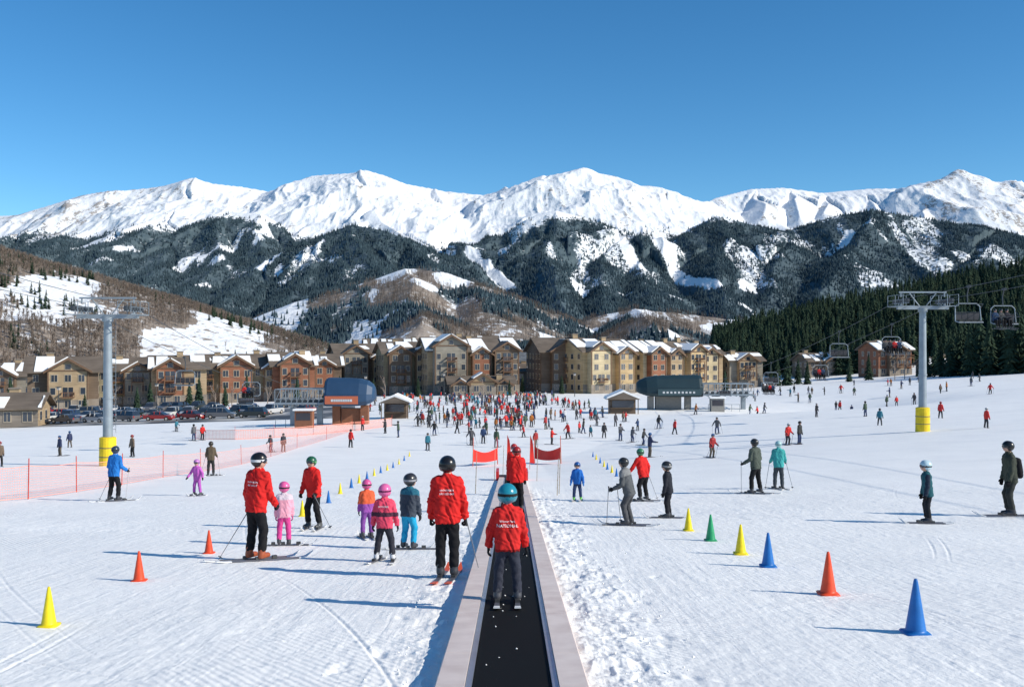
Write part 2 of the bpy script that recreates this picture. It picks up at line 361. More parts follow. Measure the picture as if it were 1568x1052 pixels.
def build_mountains():
    az=np.concatenate([np.radians(np.linspace(-55,-31.5,50)),np.radians(np.linspace(-31,31,1150)),np.radians(np.linspace(31.5,55,50))])
    r=np.concatenate([np.linspace(420,1250,120),np.arange(1256,4100,7.5),np.arange(4100,5300,14),np.linspace(5400,9000,12)])
    A,R=np.meshgrid(az,r); x=(R*np.sin(A)); y=(R*np.cos(A)); shp=x.shape; x=x.ravel(); y=y.ravel()
    g=ground(x,y); h,dist,lab,rib,fine=mountains(x,y)
    px=784+F*x/y
    z=np.maximum(g,h); isg=g>=h
    tl=np.interp(px,[0,250,340,430,560,700,1000,1568],[440,450,480,455,440,440,490,500])+50*(fbm(x/110,y/150,4,71)-.5)*2
    tl=np.where(lab==1,tl-np.interp(px,[0,400,500],[10,20,75]),tl)
    dens=sstep(0,1,(tl-z)/90)*1.0
    gaps=fbm(x/100,y/280,4,81)
    forest=dens*(1.0-.8*sstep(.57,.66,gaps)*np.where(px<430,1.0,.7))
    forest=np.where(lab==1,forest*.82,forest*.96)
    forest=np.where((px<430)&(lab==2),forest*np.interp(px,[0,400],[.80,.95]),forest)
    ch=np.full(x.shape,1e9)
    for pl in ([(985,3350),(1010,3150),(1045,2950),(1095,2720),(1160,2480)],[(735,3250),(720,3050),(770,2800),(800,2600)],[(455,3200),(430,3000),(400,2850)],[(1010,3500),(1022,3250),(1030,3100)],[(1300,3300),(1290,3200)],[(930,3350),(955,3150),(985,2950)],[(880,2700),(900,2560)],[(960,2600),(985,2420)],[(1140,2800),(1150,2600)]):
        for a,b in zip(pl[:-1],pl[1:]):
            ax,ay=(a[0]-784)/F*a[1],a[1]; bx,by=(b[0]-784)/F*b[1],b[1]; dx,dy=bx-ax,by-ay
            t=np.clip(((x-ax)*dx+(y-ay)*dy)/(dx*dx+dy*dy),0,1); ch=np.minimum(ch,np.hypot(x-ax-t*dx,y-ay-t*dy))
    forest=forest*sstep(10,28,ch+14*(fbm(x/60,y/60,2,91)-.5))
    brown=np.zeros(x.shape)
    lowm=(lab==3)&~isg
    cl=fbm(x/60,y/240,4,101)
    forest=np.where(lowm,np.where(cl>.63,.15,.68),forest); brown=np.where(lowm,sstep(.36,.52,fbm(x/110,y/130,3,111)),brown)
    for (mp,mY,rx,ry) in ((610,1830,34,60),(690,1810,38,50),(650,1700,26,36),(1000,1800,46,46),(1110,1760,56,36),(900,1780,30,30)):
        q=((x-(mp-784)/F*mY)/rx)**2+((y-mY)/ry)**2+ .9*(fbm(x/30,y/40,3,171)-.5)*2
        forest=np.where(lowm&(q<1),.10,forest)
    hl=z-(base(y)-0.03*np.maximum(0,-x-15))
    hillL=isg&(px<520)&(y>420)&(hl>1.0)&(y<1100)
    pn=fbm(x/45,y/120,4,121)
    forest=np.where(hillL,np.where(pn>.60,.26,.74),forest); brown=np.where(hillL,.97,brown)
    hillR=isg&(px>1050)&(y<1100)
    forest=np.where(hillR,.66,forest)
    flat=isg&~hillL&~hillR
    forest=np.where(flat,.72,forest); brown=np.where(flat,.35,brown)
    foot=(~isg)&(lab==2)&(z<150); forest=np.where(foot,np.maximum(forest,np.where(fbm(x/60,y/140,3,181)>.60,.25,.85)),forest)
    brown=np.where((~isg)&(lab==2)&(z<55),sstep(.48,.56,fbm(x/110,y/110,3,131))*.6,brown)
    rock=np.where(lab==1,.05,.0)+np.where((px<300),.14,0)+np.where(px>1410,.18,0)
    rock=rock+np.where(lab==1,.55*np.clip(rib,0,.4)+.5*np.clip(fine,0,.5),0)+np.where((dist<50)&(lab==1),.12,0)
    rock=rock*(~isg)+np.where(isg,-.8,0)+np.where(lab==3,-.6,0)
    idx=np.arange(x.size).reshape(shp)
    f=np.stack([idx[:-1,:-1],idx[:-1,1:],idx[1:,1:],idx[1:,:-1]],-1).reshape(-1,4)[:,::-1]
    V=np.stack([x,y,z],-1)
    me=arrays_mesh('mountain_range',V,f,[mountain_material()],smooth=True)
    ca=me.color_attributes.new('cover','FLOAT_COLOR','POINT')
    ca.data.foreach_set('color',np.stack([forest,brown,rock,np.ones(x.size)],-1).astype(np.float32).ravel())
    link('mountain_range',me)
    inview=(np.abs(px-784)<860)
    patch=sstep(.38,.55,fbm(x/45,y/110,3,161))
    w=np.where(inview&(y>1250)&((lab>=1)|isg),np.clip(forest,0,1)**1.6*(.25+.75*patch),0)
    def pick(w,n):
        p=w/w.sum(); k=rng.choice(x.size,n,p=p); q=V[k].copy(); q[:,0]+=rng.uniform(-2.2,2.2,n); q[:,1]+=rng.uniform(-3.5,3.5,n); return q,k
    pyr=np.array([(.5,0,-.1),(0,.5,-.1),(-.5,0,-.1),(0,-.5,-.1),(0,0,1)]); pf=np.array([(0,1,4),(1,2,4),(2,3,4),(3,0,4)]); pm=np.zeros(4,int)
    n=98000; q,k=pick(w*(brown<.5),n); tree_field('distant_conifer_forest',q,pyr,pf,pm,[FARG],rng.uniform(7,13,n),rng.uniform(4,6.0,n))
    n=11000; bt=bare_template(3,9); q,k=pick(w*(brown>=.5),n); tree_field('distant_aspen_grove',q,*bt,[FARB],rng.uniform(8,12,n),rng.uniform(7,10,n))
    wl=np.where(hillL&inview&(forest>.3)&(y>480),1.0,0)
    n=7500; bt=bare_template(5,14); q,k=pick(wl,n); tree_field('hillside_aspen_grove',q,*bt,[FARB],rng.uniform(6,10,n),rng.uniform(6,9,n))
    n=420; q,k=pick(np.where(hillL&inview&(y>450),sstep(.5,.62,fbm(x/80,y/60,2,141)),0)+1e-9*wl,n); ct=conifer_template(9,5,2); tree_field('hillside_conifer_grove',q,*ct,[CONI,BARK],rng.uniform(6,11,n),rng.uniform(3.5,5,n))
    n=5600; Y=rng.uniform(285,640,n); pxx=rng.uniform(1090,1640,n); X=(pxx-784)/F*Y; Z=ground(X,Y)
    flatz=base(Y)+0.07*np.maximum(0,X-2-0.25*np.maximum(0,Y-70))
    keep=(Z-flatz>1.3+2.5*(fbm(X/25,Y/25,2,151)-.4))
    X,Y,Z=X[keep],Y[keep],Z[keep]; n=len(X)
    pos=np.stack([X,Y,Z],-1); half=n//2
    ct=conifer_template(13,7,8); tree_field('conifer_forest',pos[:half],*ct,[CONI,BARK],rng.uniform(8,16,half),rng.uniform(4.2,6.6,half))
    ct=conifer_template(12,6,9); tree_field('conifer_forest',pos[half:],*ct,[CONI,BARK],rng.uniform(7,14,n-half),rng.uniform(4,6,n-half))
build_mountains()
print('mountains',time.time()-T0)

# ------------------------------------------------------------ surface nets
def surface_nets(V,o,h):
    s=V<0; nx,ny,nz=V.shape
    C=[(i,j,k) for i in (0,1) for j in (0,1) for k in (0,1)]
    sl=lambda A,c:A[c[0]:nx-1+c[0],c[1]:ny-1+c[1],c[2]:nz-1+c[2]]
    cnt=sum(sl(s,c).astype(np.int8) for c in C); act=(cnt>0)&(cnt<8)
    I=np.argwhere(act); vals=[V[I[:,0]+c[0],I[:,1]+c[1],I[:,2]+c[2]] for c in C]
    acc=np.zeros((len(I),3)); n=np.zeros(len(I))
    for a in range(8):
        for b in range(a+1,8):
            ca,cb=C[a],C[b]
            if sum(abs(p-q) for p,q in zip(ca,cb))!=1: continue
            va,vb=vals[a],vals[b]; m=(va<0)!=(vb<0); t=np.where(m,va/np.where(m,va-vb,1),0)
            for d in range(3): acc[:,d]+=np.where(m,ca[d]+t*(cb[d]-ca[d]),0)
            n+=m
    P=(I+acc/n[:,None])*h+o
    idx=np.full(act.shape,-1); idx[tuple(I.T)]=np.arange(len(I))
    Fs=[]
    def emit(c0,c1,c2,c3,flip):
        q=np.stack([idx[tuple(c.T)] for c in (c0,c1,c2,c3)],-1)
        q=np.where(flip[:,None],q[:,::-1],q); Fs.append(q[(q>=0).all(1)])
    for ax in range(3):
        a=[slice(1,-1)]*3; b=[slice(1,-1)]*3
        a[ax]=slice(0,-1); b[ax]=slice(1,None)
        sa,sb=s[tuple(a)],s[tuple(b)]; E=np.argwhere(sa!=sb)
        fl=sa[tuple(E.T)]
        off=np.array([1,1,1]); off[ax]=0; E=E+off
        e1=np.zeros(3,int); e2=np.zeros(3,int); e1[(ax+1)%3]=1; e2[(ax+2)%3]=1
        emit(E-e1-e2,E-e2,E,E-e1,~fl)
    return P,np.concatenate(Fs)
def rc(P,a,b,ra,rb):
    a=np.asarray(a,np.float32); b=np.asarray(b,np.float32); d=b-a; l=float(d@d)+1e-12
    q=P-a; t=np.clip((q@d)/l,0,1); e=q-t[...,None]*d
    return np.sqrt((e*e).sum(-1))-(ra+(rb-ra)*t)
def smin(a,b,k):
    h=np.clip(.5+.5*(b-a)/k,0,1); return b+(a-b)*h-k*h*(1-h)

LABELS=['jacket','accent','pants','boots','skin','helmet','goggles','strap','glove','pack','lip']
class Figure:
    def __init__(s,h,pose,child,gl,detail_hand=False,pack=False):
        s.h=h; s.prims=[]; p=pose; s.pose=p; hs=1.18 if child else .98; s.hs=hs; s.pack=pack; s.detail_hand=detail_hand
        kb=p.get('knee',.02); lean=math.radians(p.get('lean',4)); sit=p.get('sit',False)
        sw=p.get('stance',.075); spl=p.get('split',0.0)
        hipz=.47 if child else .49
        hipz-=kb*.35; s.hip=np.array([0,p.get('hipy',0)-kb*.4,hipz])
        dr=np.array([0,math.sin(lean),math.cos(lean)]); tl=.30 if not child else .285
        s.dr=dr; s.chest=s.hip+dr*tl; s.neck=s.hip+dr*(tl+.045)
        hd=np.array([0,math.sin(lean*.5),math.cos(lean*.5)]); s.head=s.neck+hd*(.080*hs if not child else .077*hs)
        s.feet=[]; s.knees=[]
        for sd in (-1,1):
            fx=sd*sw; fy=sd*spl
            if sit: knee=s.hip+np.array([sd*.05,.24,.0]); ank=knee+np.array([0,.03,-.24]); s.feet.append(ank-np.array([0,0,.05])); s.knees.append(knee); continue
            g=gl(fx*h,fy*h)/h; foot=np.array([fx,fy,g]); s.feet.append(foot)
            ank=foot+np.array([0,-.01,.055]); mid=(s.hip+np.array([sd*.045,0,0])+ank)/2; s.knees.append(mid+np.array([sd*.006,kb,0.01]))
        s.arms=[]
        for i,sd in enumerate((-1,1)):
            up,lo=p['arms'][i]; sh=s.chest+np.array([sd*.092,0,-.010])
            u=np.array([sd*up[0],up[1],up[2]],float); u/=np.linalg.norm(u); l=np.array([sd*lo[0],lo[1],lo[2]],float); l/=np.linalg.norm(l)
            el=sh+u*.165; wr=el+l*.14; s.arms.append((sh,el,wr,l))
        s.hy=math.radians(p.get('head',0))
    def hp(s,v):
        c,q=math.cos(s.hy),math.sin(s.hy); v=np.array(v)*s.hs
        return s.head+np.array([c*v[0]-q*v[1],q*v[0]+c*v[1],v[2]])
    def groups(s,W):
        P=(W/s.h).astype(np.float32); G={}
        X,Y,Z=P[...,0],P[...,1],P[...,2]
        hip,ch=s.hip,s.chest
        j=None
        ar=[rc(P,hip+[sx*.034,0,-.045],ch+[sx*.044,0,-.035],.073,.070) for sx in (-1,1)]
        j=smin(ar[0],ar[1],.03)
        j=smin(j,rc(P,ch+[-.058,-.004,-.012],ch+[.058,-.004,-.012],.048,.048),.03)
        hemd=(P-(hip-s.dr*.045))@s.dr.astype(np.float32)
        j=np.maximum(j,-hemd)
        j=smin(j,rc(P,ch,s.neck+[0,.004,.0],.050,.038),.02)
        j=smin(j,rc(P,s.neck+[-.018,-.030,-.012],s.neck+[.018,-.030,-.012],.024,.024),.015)
        for sh,el,wr,l in s.arms:
            a=smin(rc(P,sh,el,.042,.035),rc(P,el,wr-l*.0,.036,.031),.012); a=np.maximum(a,(P-wr)@l.astype(np.float32)-.004)
            j=smin(j,a,.012)
        fold=np.sin(Z*62+9*np.sin(X*21+Y*13)+4*np.sin(Y*31))*np.sin(X*27+Z*11+Y*19)
        j=j+.0050*fold+.0026*np.sin(X*95+Z*70+3*np.sin(Z*50))
        G['jacket']=j
        pn=rc(P,hip+[-.032,0,-.02],hip+[.032,0,-.02],.062,.062)
        bt=None
        for i,sd in enumerate((-1,1)):
            kn=s.knees[i]; ft=s.feet[i]; an=ft+[0,-.01,.055]
            hj=hip+[sd*.040,0,-.02]
            leg=smin(rc(P,hj,kn,.058,.042),rc(P,kn,an+(kn-an)*.12,.041,.040),.02)
            leg=np.maximum(leg,-(Z-(ft[2]+.080))) if not s.pose.get('sit') else leg
            pn=smin(pn,leg,.010)
            b=smin(rc(P,ft+[0,-.022,.034],ft+[0,.066,.026],.031,.026),rc(P,ft+[0,-.018,.05],an+(kn-an)*.30,.034,.035),.012)
            b=np.maximum(b,-(Z-(ft[2]+.006))); bt=b if bt is None else np.minimum(bt,b)
        pn=pn+.004*np.sin(Z*70+8*np.sin(X*25)+Y*30)*np.sin(X*40+Z*17)
        G['pants']=pn; G['boots']=bt
        H=s.hp; k=s.hs
        hc=H([0,0,0])
        sk=smin(rc(P,H([0,.004,.006]),H([0,.006,-.01]),.057*k,.054*k),rc(P,H([-.010,.03,-.036]),H([.010,.03,-.036]),.024*k,.024*k),.02)
        sk=smin(sk,rc(P,H([0,.060,-.004]),H([0,.070,-.020]),.005*k,.009*k),.006)
        sk=np.minimum(sk,rc(P,s.neck,hc,.032,.034)); G['skin']=sk
        f=H([0,1,0])-hc; f=f/np.linalg.norm(f); cutn=(f*.72+np.array([0,0,-.69])).astype(np.float32)
        he=rc(P,H([0,-.012,.010]),H([0,.004,.014]),.070*k,.069*k)
        he=np.maximum(he,(P-H([0,0,0]))@cutn-.030*k)
        for sx in (-1,1): he=smin(he,rc(P,H([sx*.050,-.004,-.012]),H([sx*.048,-.002,-.034]),.020*k,.014*k),.015)
        he=np.minimum(he,rc(P,H([-.028,.064,.030]),H([.028,.064,.030]),.008*k,.008*k))
        G['helmet']=he
        G['goggles']=smin(rc(P,H([-.026,.050,.002]),H([.026,.050,.002]),.022*k,.022*k),rc(P,H([-.05,.025,.002]),H([.05,.025,.002]),.016*k,.016*k),.01)
        if not s.detail_hand:
            g=None
            for sh,el,wr,l in s.arms:
                q=smin(rc(P,wr-l*.01,wr+l*.045,.022,.024),rc(P,wr+l*.045,wr+l*.075+[0,.008,0],.020,.014),.01)
                q=np.minimum(q,rc(P,wr+l*.02,wr+l*.05+[0,.024,0],.011,.009)); g=q if g is None else np.minimum(g,q)
            G['glove']=g
        if s.pack:
            b0=hip+s.dr*.06-[0,.10,0]; b1=hip+s.dr*.24-[0,.095,0]
            pk=smin(rc(P,b0-[.035,0,0],b1-[.03,0,0],.05,.045),rc(P,b0+[.035,0,0],b1+[.03,0,0],.05,.045),.02); G['pack']=pk
        return G
    def mesh(s,vox):
        pts=[s.head,s.hip]+s.feet+s.knees+[a[1] for a in s.arms]+[a[2]+a[3]*.09 for a in s.arms]
        pts=np.array(pts)*s.h; lo=pts.min(0)-.13*s.h; hi=pts.max(0)+.13*s.h
        ax=[np.arange(l,u+vox,vox) for l,u in zip(lo,hi)]
        W=np.stack(np.meshgrid(*ax,indexing='ij'),-1)
        G=s.groups(W); V=None
        for g in G.values(): V=g if V is None else np.minimum(V,g)
        P,Fc=surface_nets(V,lo,vox)
        C=P[Fc].mean(1); Gf=s.groups(C); ks=list(Gf.keys()); am=np.argmin(np.stack([Gf[q] for q in ks],0),0)
        lab=np.array([LABELS.index(q) for q in ks])[am]
        loc=(C/s.h-s.head); 
        hm=(lab==LABELS.index('helmet'))&(np.abs(loc[:,2]-.004)<.010*s.hs); lab[hm]=LABELS.index('strap')
        f=s.hp([0,1,0])-s.hp([0,0,0]); f/=np.linalg.norm(f)
        lp=(lab==LABELS.index('skin'))&(np.abs(loc[:,2]+.036*s.hs)<.005)&(loc@f>.045*s.hs); lab[lp]=LABELS.index('lip')
        if s.pose.get('accent'):
            a=s.pose['accent']; t=((C/s.h-s.hip)@s.dr)
            if a=='yoke': m=(lab==0)&(t>.235)
            elif a=='hem': m=(lab==0)&((t<-.025))
            elif a=='sleeve': m=(lab==0)&(np.abs(C[:,0]/s.h)>.115)
            elif a=='mid': m=(lab==0)&(t>.10)&(t<.16)
            else: m=(lab==0)&(t<.10)
            lab[m]=1
        return P,Fc,lab
def pose(a='down',**k):
    A={'down':[((.16,.05,-1),(.06,.22,-1))]*2,
       'poles':[((.24,-.02,-1),(.15,.95,-.55))]*2,
       'out':[((.30,.03,-1),(.14,.22,-1))]*2,
       'wide':[((.65,.10,-1),(.35,.5,-.8))]*2,
       'back':[((.22,-.25,-1),(.12,.05,-1))]*2,
       'point':[((.18,.05,-1),(.08,.3,-1)),((.5,.8,-.3),(.3,1,.1))],
       'fwd':[((.2,.5,-1),(.0,1,-.1))]*2}[a]
    d=dict(arms=list(A)); d.update(k); return d
SKIN=mat('skin',(.55,.33,.24),.5,var=.08,vscale=20)
LIP=mat('lips',(.42,.16,.14),.5,var=0)
def cloth(c): return cmat('fabric',c,rough=.75,var=.20,vscale=5,bump=.7,bscale=12,spec=.15)
def shell(c): return cmat('helmet_shell',c,rough=.28,var=.04,vscale=9,spec=.5)
def plast(c): return cmat('plastic',c,rough=.4,var=.06,vscale=9,spec=.45)
GOG=mat('goggle_lens',(.02,.02,.03),.12,var=0,spec=.8)
ALU=mat('brushed_metal',(.20,.20,.21),.4,.6,var=.1)
BLK=(.012,.012,.014)
def ski(mb,cx,cy,ang,L,w,m,mtip):
    n=14; ca,sa=math.cos(ang),math.sin(ang); vs=[]
    S=np.linspace(-.5,.5,n)
    top=[]
    for s_ in S:
        t=s_+.5; ww=w*(1-.28*math.sin(math.pi*t)) * (1 if t<.9 else max(.15,math.sqrt(max(0,1-((t-.9)/.1)**2))))
        zz=.0
        if t>.86: zz=.09*((t-.86)/.14)**2
        if t<.03: zz=.015
        top.append((s_*L,ww/2,zz))
    for (a,b,zz) in top:
        for sd in (-1,1):
            x=cx-sa*a+ca*b*sd; y=cy+ca*a+sa*b*sd; g=gz(cx-sa*a,cy+ca*a)
            vs.append((x,y,g+zz*1.2+.026)); vs.append((x,y,g+zz*1.2+.008))
    for i in range(n-1):
        o=i*4; mm=mtip if (i>n-4 or i<2) else m
        mb.add([vs[o],vs[o+2],vs[o+6],vs[o+4],vs[o+1],vs[o+3],vs[o+7],vs[o+5]],[(0,1,2,3),(7,6,5,4),(0,3,7,4),(1,5,6,2),(0,4,5,1),(3,2,6,7)],mm)
    g=gz(cx,cy)
    for q,l in ((-.14,.07),(.15,.08)):
        mb.box((cx-sa*q,cy+ca*q,g+.05),(w*.75,l,.05),2,ang)
def hand_mesh(wr,l,fwd,side,h,grip):
    l=l/np.linalg.norm(l); t=fwd-l*(fwd@l); t/=np.linalg.norm(t); n=np.cross(l,t)*side
    if n[0]*side>0: n=-n
    S=h/1.75*1.02; P0=wr
    pr=[]
    offs=[.030,.010,-.010,-.029]; lens=[.070,.078,.072,.056]
    for o,ln in zip(offs,lens):
        k=P0+l*.085*S+t*o*S; pr.append((P0+l*.0*S+t*o*.7*S,k,.020*S,.016*S))
        ang=0; cur=k; a=k
        for q,(fr,an) in enumerate(zip((.45,.32,.23),(1.05,1.25,.9) if grip else (.35,.45,.35))):
            ang+=an; d=l*math.cos(ang)+n*math.sin(ang); b=a+d*ln*fr*S*1.05; pr.append((a,b,(.0125-.0008*q)*S,(.0118-.001*q)*S)); a=b
    a=P0+l*.03*S+t*.03*S; b=a+(l*.55+t*.65+n*.25)*.045*S; c=b+(l*.8+t*.1+n*(.7 if grip else .2))*.035*S
    pr+= [(a,b,.016*S,.014*S),(b,c,.0135*S,.0115*S),(P0-l*.05*S,P0+l*.02*S,.027*S,.023*S)]
    pts=np.array([p for q in pr for p in q[:2]]); lo=pts.min(0)-.035; hi=pts.max(0)+.035; vox=.0058
    ax=[np.arange(x,y+vox,vox) for x,y in zip(lo,hi)]; W=np.stack(np.meshgrid(*ax,indexing='ij'),-1).astype(np.float32)
    V=None
    for i,q in enumerate(pr):
        d=rc(W,*q); V=d if V is None else (smin(V,d,.005) if i%4==0 else np.minimum(V,d))
    return surface_nets(V,lo,vox)
def person(name,X,Y,h,yaw,cols,ps,vox=.02,child=False,skis=None,poles=None,hands=False,pack=False,text=None,zoff=0.0,pole_ang=0.35,ski_spread=None):
    a=math.radians(yaw); ca,sa=math.cos(a),math.sin(a); g0=gz(X,Y)+zoff
    def gl(lx,ly):
        return (gz(X+ca*lx-sa*ly,Y+sa*lx+ca*ly)+zoff-g0)
    fig=Figure(h,ps,child,gl,hands,pack)
    lift=.03 if skis else 0
    def w(P):
        P=np.asarray(P); return np.stack([X+ca*P[:,0]-sa*P[:,1],Y+sa*P[:,0]+ca*P[:,1],g0+lift+P[:,2]],-1)
    P,Fc,lab=fig.mesh(vox)
    c=dict(accent=cols['jacket'],boots=(.05,.05,.055),helmet=BLK,strap=(.03,.03,.03),glove=BLK,pack=BLK); c.update(cols)
    mats=[cloth(c['jacket']),cloth(c['accent']),cloth(c['pants']),plast(c['boots']),SKIN,shell(c['helmet']),GOG,cloth(c['strap']),cloth(c['glove']),cloth(c['pack']),LIP]
    e=empty(name,(X,Y,g0))
    me=arrays_mesh('body',w(P),Fc,mats,lab,True); link('body',me,e)
    for i,(sh,el,wr,l) in enumerate(fig.arms):
        side=(-1,1)[i]
        if hands:
            hp_,hf=hand_mesh(wr*h,l,np.array([0,1.0,0.25]),side,h,bool(poles)); me=arrays_mesh('glove',w(hp_),hf,[mats[8]],None,True); link('glove',me,e)
    mb=MB()
    if skis:
        L=skis[1]; sc=cols.get('ski',(.1,.1,.12)); tp=cols.get('skitip',(.7,.7,.7)); an=a+math.radians(skis[0])
        for i,ft in enumerate(fig.feet):
            q=w(np.array([ft*h]))[0]; extra=(ski_spread or 0)*(-1,1)[i]
            ski(mb,q[0]-math.sin(an)*L*.03,q[1]+math.cos(an)*L*.03,an+math.radians(extra),L,.085 if h>1.5 else .075,0,1)
        o=mb.obj('skis',[plast(sc),plast(tp),plast((.05,.05,.05))],e)
        o.location.z+=zoff
    if poles:
        mb=MB()
        for i,sd in enumerate((-1,1)):
            if poles=='right' and sd<0 or poles=='left' and sd>0: continue
            sh,el,wr,l=fig.arms[i]; hp2=(wr+l*.05+np.array([0,.012,0]))*h
            q=w(np.array([hp2]))[0]; up=q+np.array([-sa*.03,ca*.03,.09])
            dx=np.array([sd*.12*h,-pole_ang*h,0]); tip=w(np.array([hp2+dx]))[0]; tip[2]=gz(tip[0],tip[1])+.02
            mb.cyl(up,tip,.009,.006,6,0); mb.cyl(up+(q-up)*-.05,q+(tip-q)*.05,.016,.014,8,1)
            d=(tip-q)/np.linalg.norm(tip-q); b=tip-d*.06; mb.cyl(b,b+d*.012,.045,.04,8,1)
        mb.obj('ski_poles',[ALU,plast((.03,.03,.03))],e)
    if text:
        for (body,zc,size) in text:
            cu=bpy.data.curves.new('txt','FONT'); cu.body=body; cu.size=size*h; cu.align_x='CENTER'; cu.resolution_u=2
            to=bpy.data.objects.new('txt',cu); scene.collection.objects.link(to)
            dg=bpy.context.evaluated_depsgraph_get(); tm=bpy.data.meshes.new_from_object(to.evaluated_get(dg)); bpy.data.objects.remove(to)
            n=len(tm.vertices); co=np.zeros(n*3); tm.vertices.foreach_get('co',co); co=co.reshape(-1,3)
            Q=np.stack([co[:,0]*1.0,np.full(n,-.35*h),zc*h+co[:,1]],-1)
            for _ in range(40):
                G=fig.groups(Q); d=np.minimum(G['jacket'],G.get('pack',G['jacket']))*h; Q[:,1]+=np.clip(d,-.02,.1)*.8
            Q[:,1]-=.007
            tm.vertices.foreach_set('co',w(Q).astype(np.float32).ravel()); tm.materials.append(plast((.85,.85,.85))); tm.update(); link('lettering',tm,e)
    return fig,e

RED=(.60,.020,.018)
def PX(px,Y): return (px-784)/F*Y
TXT=[('mountain\nski school',.705,.030)]
person('child_skier',PX(777,11.9),11.9,1.42,0,dict(jacket=(.56,.022,.02),pants=(.035,.038,.055),helmet=(.015,.22,.30),strap=(.02,.02,.02),boots=(.07,.07,.08),accent=(.25,.01,.01),skitip=(.8,.8,.8)),pose('out',stance=.085,lean=4,accent='hem',arms=[((.34,.0,-1),(.10,.2,-1)),((.26,.05,-1),(.16,.3,-1))]),.0115,True,skis=(0,1.15),hands=True,text=[('Winter Park',.665,.026),('NATIONAL',.625,.036)],zoff=.105)
person('ski_instructor',PX(685,14.7),14.7,1.80,0,dict(jacket=RED,pants=BLK,helmet=BLK,skitip=(.6,.1,.05)),pose('out',stance=.055,lean=2,arms=[((.22,0,-1),(.06,.15,-1)),((.24,0,-1),(.10,.1,-1))]),.013,skis=(-4,1.6),hands=True,poles='right',pole_ang=-.02,text=TXT)
person('ski_instructor',PX(393,16.8),16.8,1.82,-28,dict(jacket=RED,pants=BLK,helmet=BLK,strap=(.6,.6,.6),boots=(.35,.08,.03)),pose('poles',stance=.075,lean=7,head=-55,knee=.03,arms=[((.20,-.1,-1),(.1,.35,-1)),((.16,.1,-1),(.0,.6,-.8))]),.014,skis=(-32,1.65),hands=True,poles='left',pole_ang=.3,text=TXT)
person('child_skier',PX(435,19),19,1.22,10,dict(jacket=(.75,.33,.42),pants=(.62,.06,.25),helmet=(.75,.12,.32),glove=(.5,.1,.25),accent=(.6,.5,.55)),pose('down',accent='yoke',lean=6,head=25),.015,True,skis=(-95,1.0),hands=True)
person('ski_instructor',PX(480,22.4),22.4,1.66,150,dict(jacket=RED,pants=BLK,helmet=(.02,.10,.05),strap=(.1,.3,.1),boots=(.08,.08,.08)),pose('down',lean=9,head=15,knee=.045,stance=.10,arms=[((.3,.1,-1),(.1,.6,-.9)),((.2,.1,-1),(.05,.4,-1))]),.017,skis=(30,1.5),hands=True,poles='left',pole_ang=.2)
person('child_skier',PX(562,20.4),20.4,1.20,20,dict(jacket=(.70,.12,.05),accent=(.30,.08,.35),pants=(.22,.07,.30),helmet=(.65,.10,.28)),pose('down',accent='low',lean=5),.016,True,skis=(0,1.0),hands=True)
person('child_skier',PX(589,16.6),16.6,1.30,-5,dict(jacket=(.72,.07,.13),pants=(.03,.03,.04),helmet=(.72,.14,.34),accent=(.08,.03,.05),boots=(.6,.6,.62),strap=(.1,.02,.06)),pose('out',accent='mid',stance=.105,lean=3,knee=.03),.014,True,skis=(0,1.0),hands=True,text=[('POWDER',.68,.032)],ski_spread=8)
person('child_skier',PX(626,18.4),18.4,1.42,-25,dict(jacket=(.05,.06,.08),accent=(.03,.14,.20),pants=(.02,.33,.55),helmet=(.03,.03,.035),strap=(.3,.3,.32)),pose('down',accent='yoke',lean=9,head=-20,knee=.045),.016,True,skis=(-60,1.1),hands=True)
person('ski_instructor',PX(791,26.5),26.5,1.74,0,dict(jacket=RED,pants=BLK,helmet=(.3,.02,.02),strap=(.02,.02,.02)),pose('down',lean=2),.02,zoff=.1)
person('ski_instructor',PX(787,35),35,1.75,180,dict(jacket=RED,pants=BLK,helmet=(.4,.03,.03)),pose('down'),.026,zoff=.1)
person('child_skier',PX(884,32),32,1.26,170,dict(jacket=(.02,.13,.45),pants=(.03,.05,.12),helmet=(.02,.09,.3),boots=(.15,.5,.08),glove=(.05,.2,.5)),pose('out',stance=.09),.02,True,skis=(0,.9))
person('skier',PX(962,23.3),23.3,1.62,62,dict(jacket=(.085,.09,.095),pants=(.07,.07,.075),helmet=(.03,.03,.03),accent=(.20,.20,.20)),pose('poles',lean=15,knee=.065,stance=.09,accent='yoke'),.018,skis=(12,1.5),hands=True,poles='both',pole_ang=.0)
person('ski_instructor',PX(985,31.5),31.5,1.70,30,dict(jacket=RED,pants=BLK,helmet=(.05,.2,.1)),pose('wide',lean=18,knee=.06,split=.06,stance=.12),.02,skis=(30,1.5),poles='both',pole_ang=.15)
person('skier',PX(1023,25.2),25.2,1.45,70,dict(jacket=(.02,.022,.03),pants=(.015,.015,.02),helmet=(.03,.03,.03),strap=(.3,.3,.3)),pose('down',lean=6,knee=.03),.018,True,skis=(10,1.2),hands=True)
person('skier',PX(1157,34),34,1.88,35,dict(jacket=(.07,.085,.07),pants=BLK,helmet=(.03,.03,.03)),pose('poles',lean=6,stance=.12,knee=.03),.022,skis=(20,1.6),poles='both',pole_ang=.1)
person('skier',PX(1192,36),36,1.74,-10,dict(jacket=(.05,.33,.32),pants=(.05,.06,.07),helmet=(.35,.55,.55)),pose('poles',lean=7,knee=.03),.022,skis=(20,1.5),poles='both',pole_ang=.3)
person('skier',PX(1420,23.4),23.4,1.50,80,dict(jacket=(.02,.09,.11),accent=(.02,.03,.05),pants=(.015,.017,.022),helmet=(.45,.6,.65)),pose('down',accent='sleeve',lean=6,head=10,knee=.03),.018,True,skis=(5,1.2),hands=True)
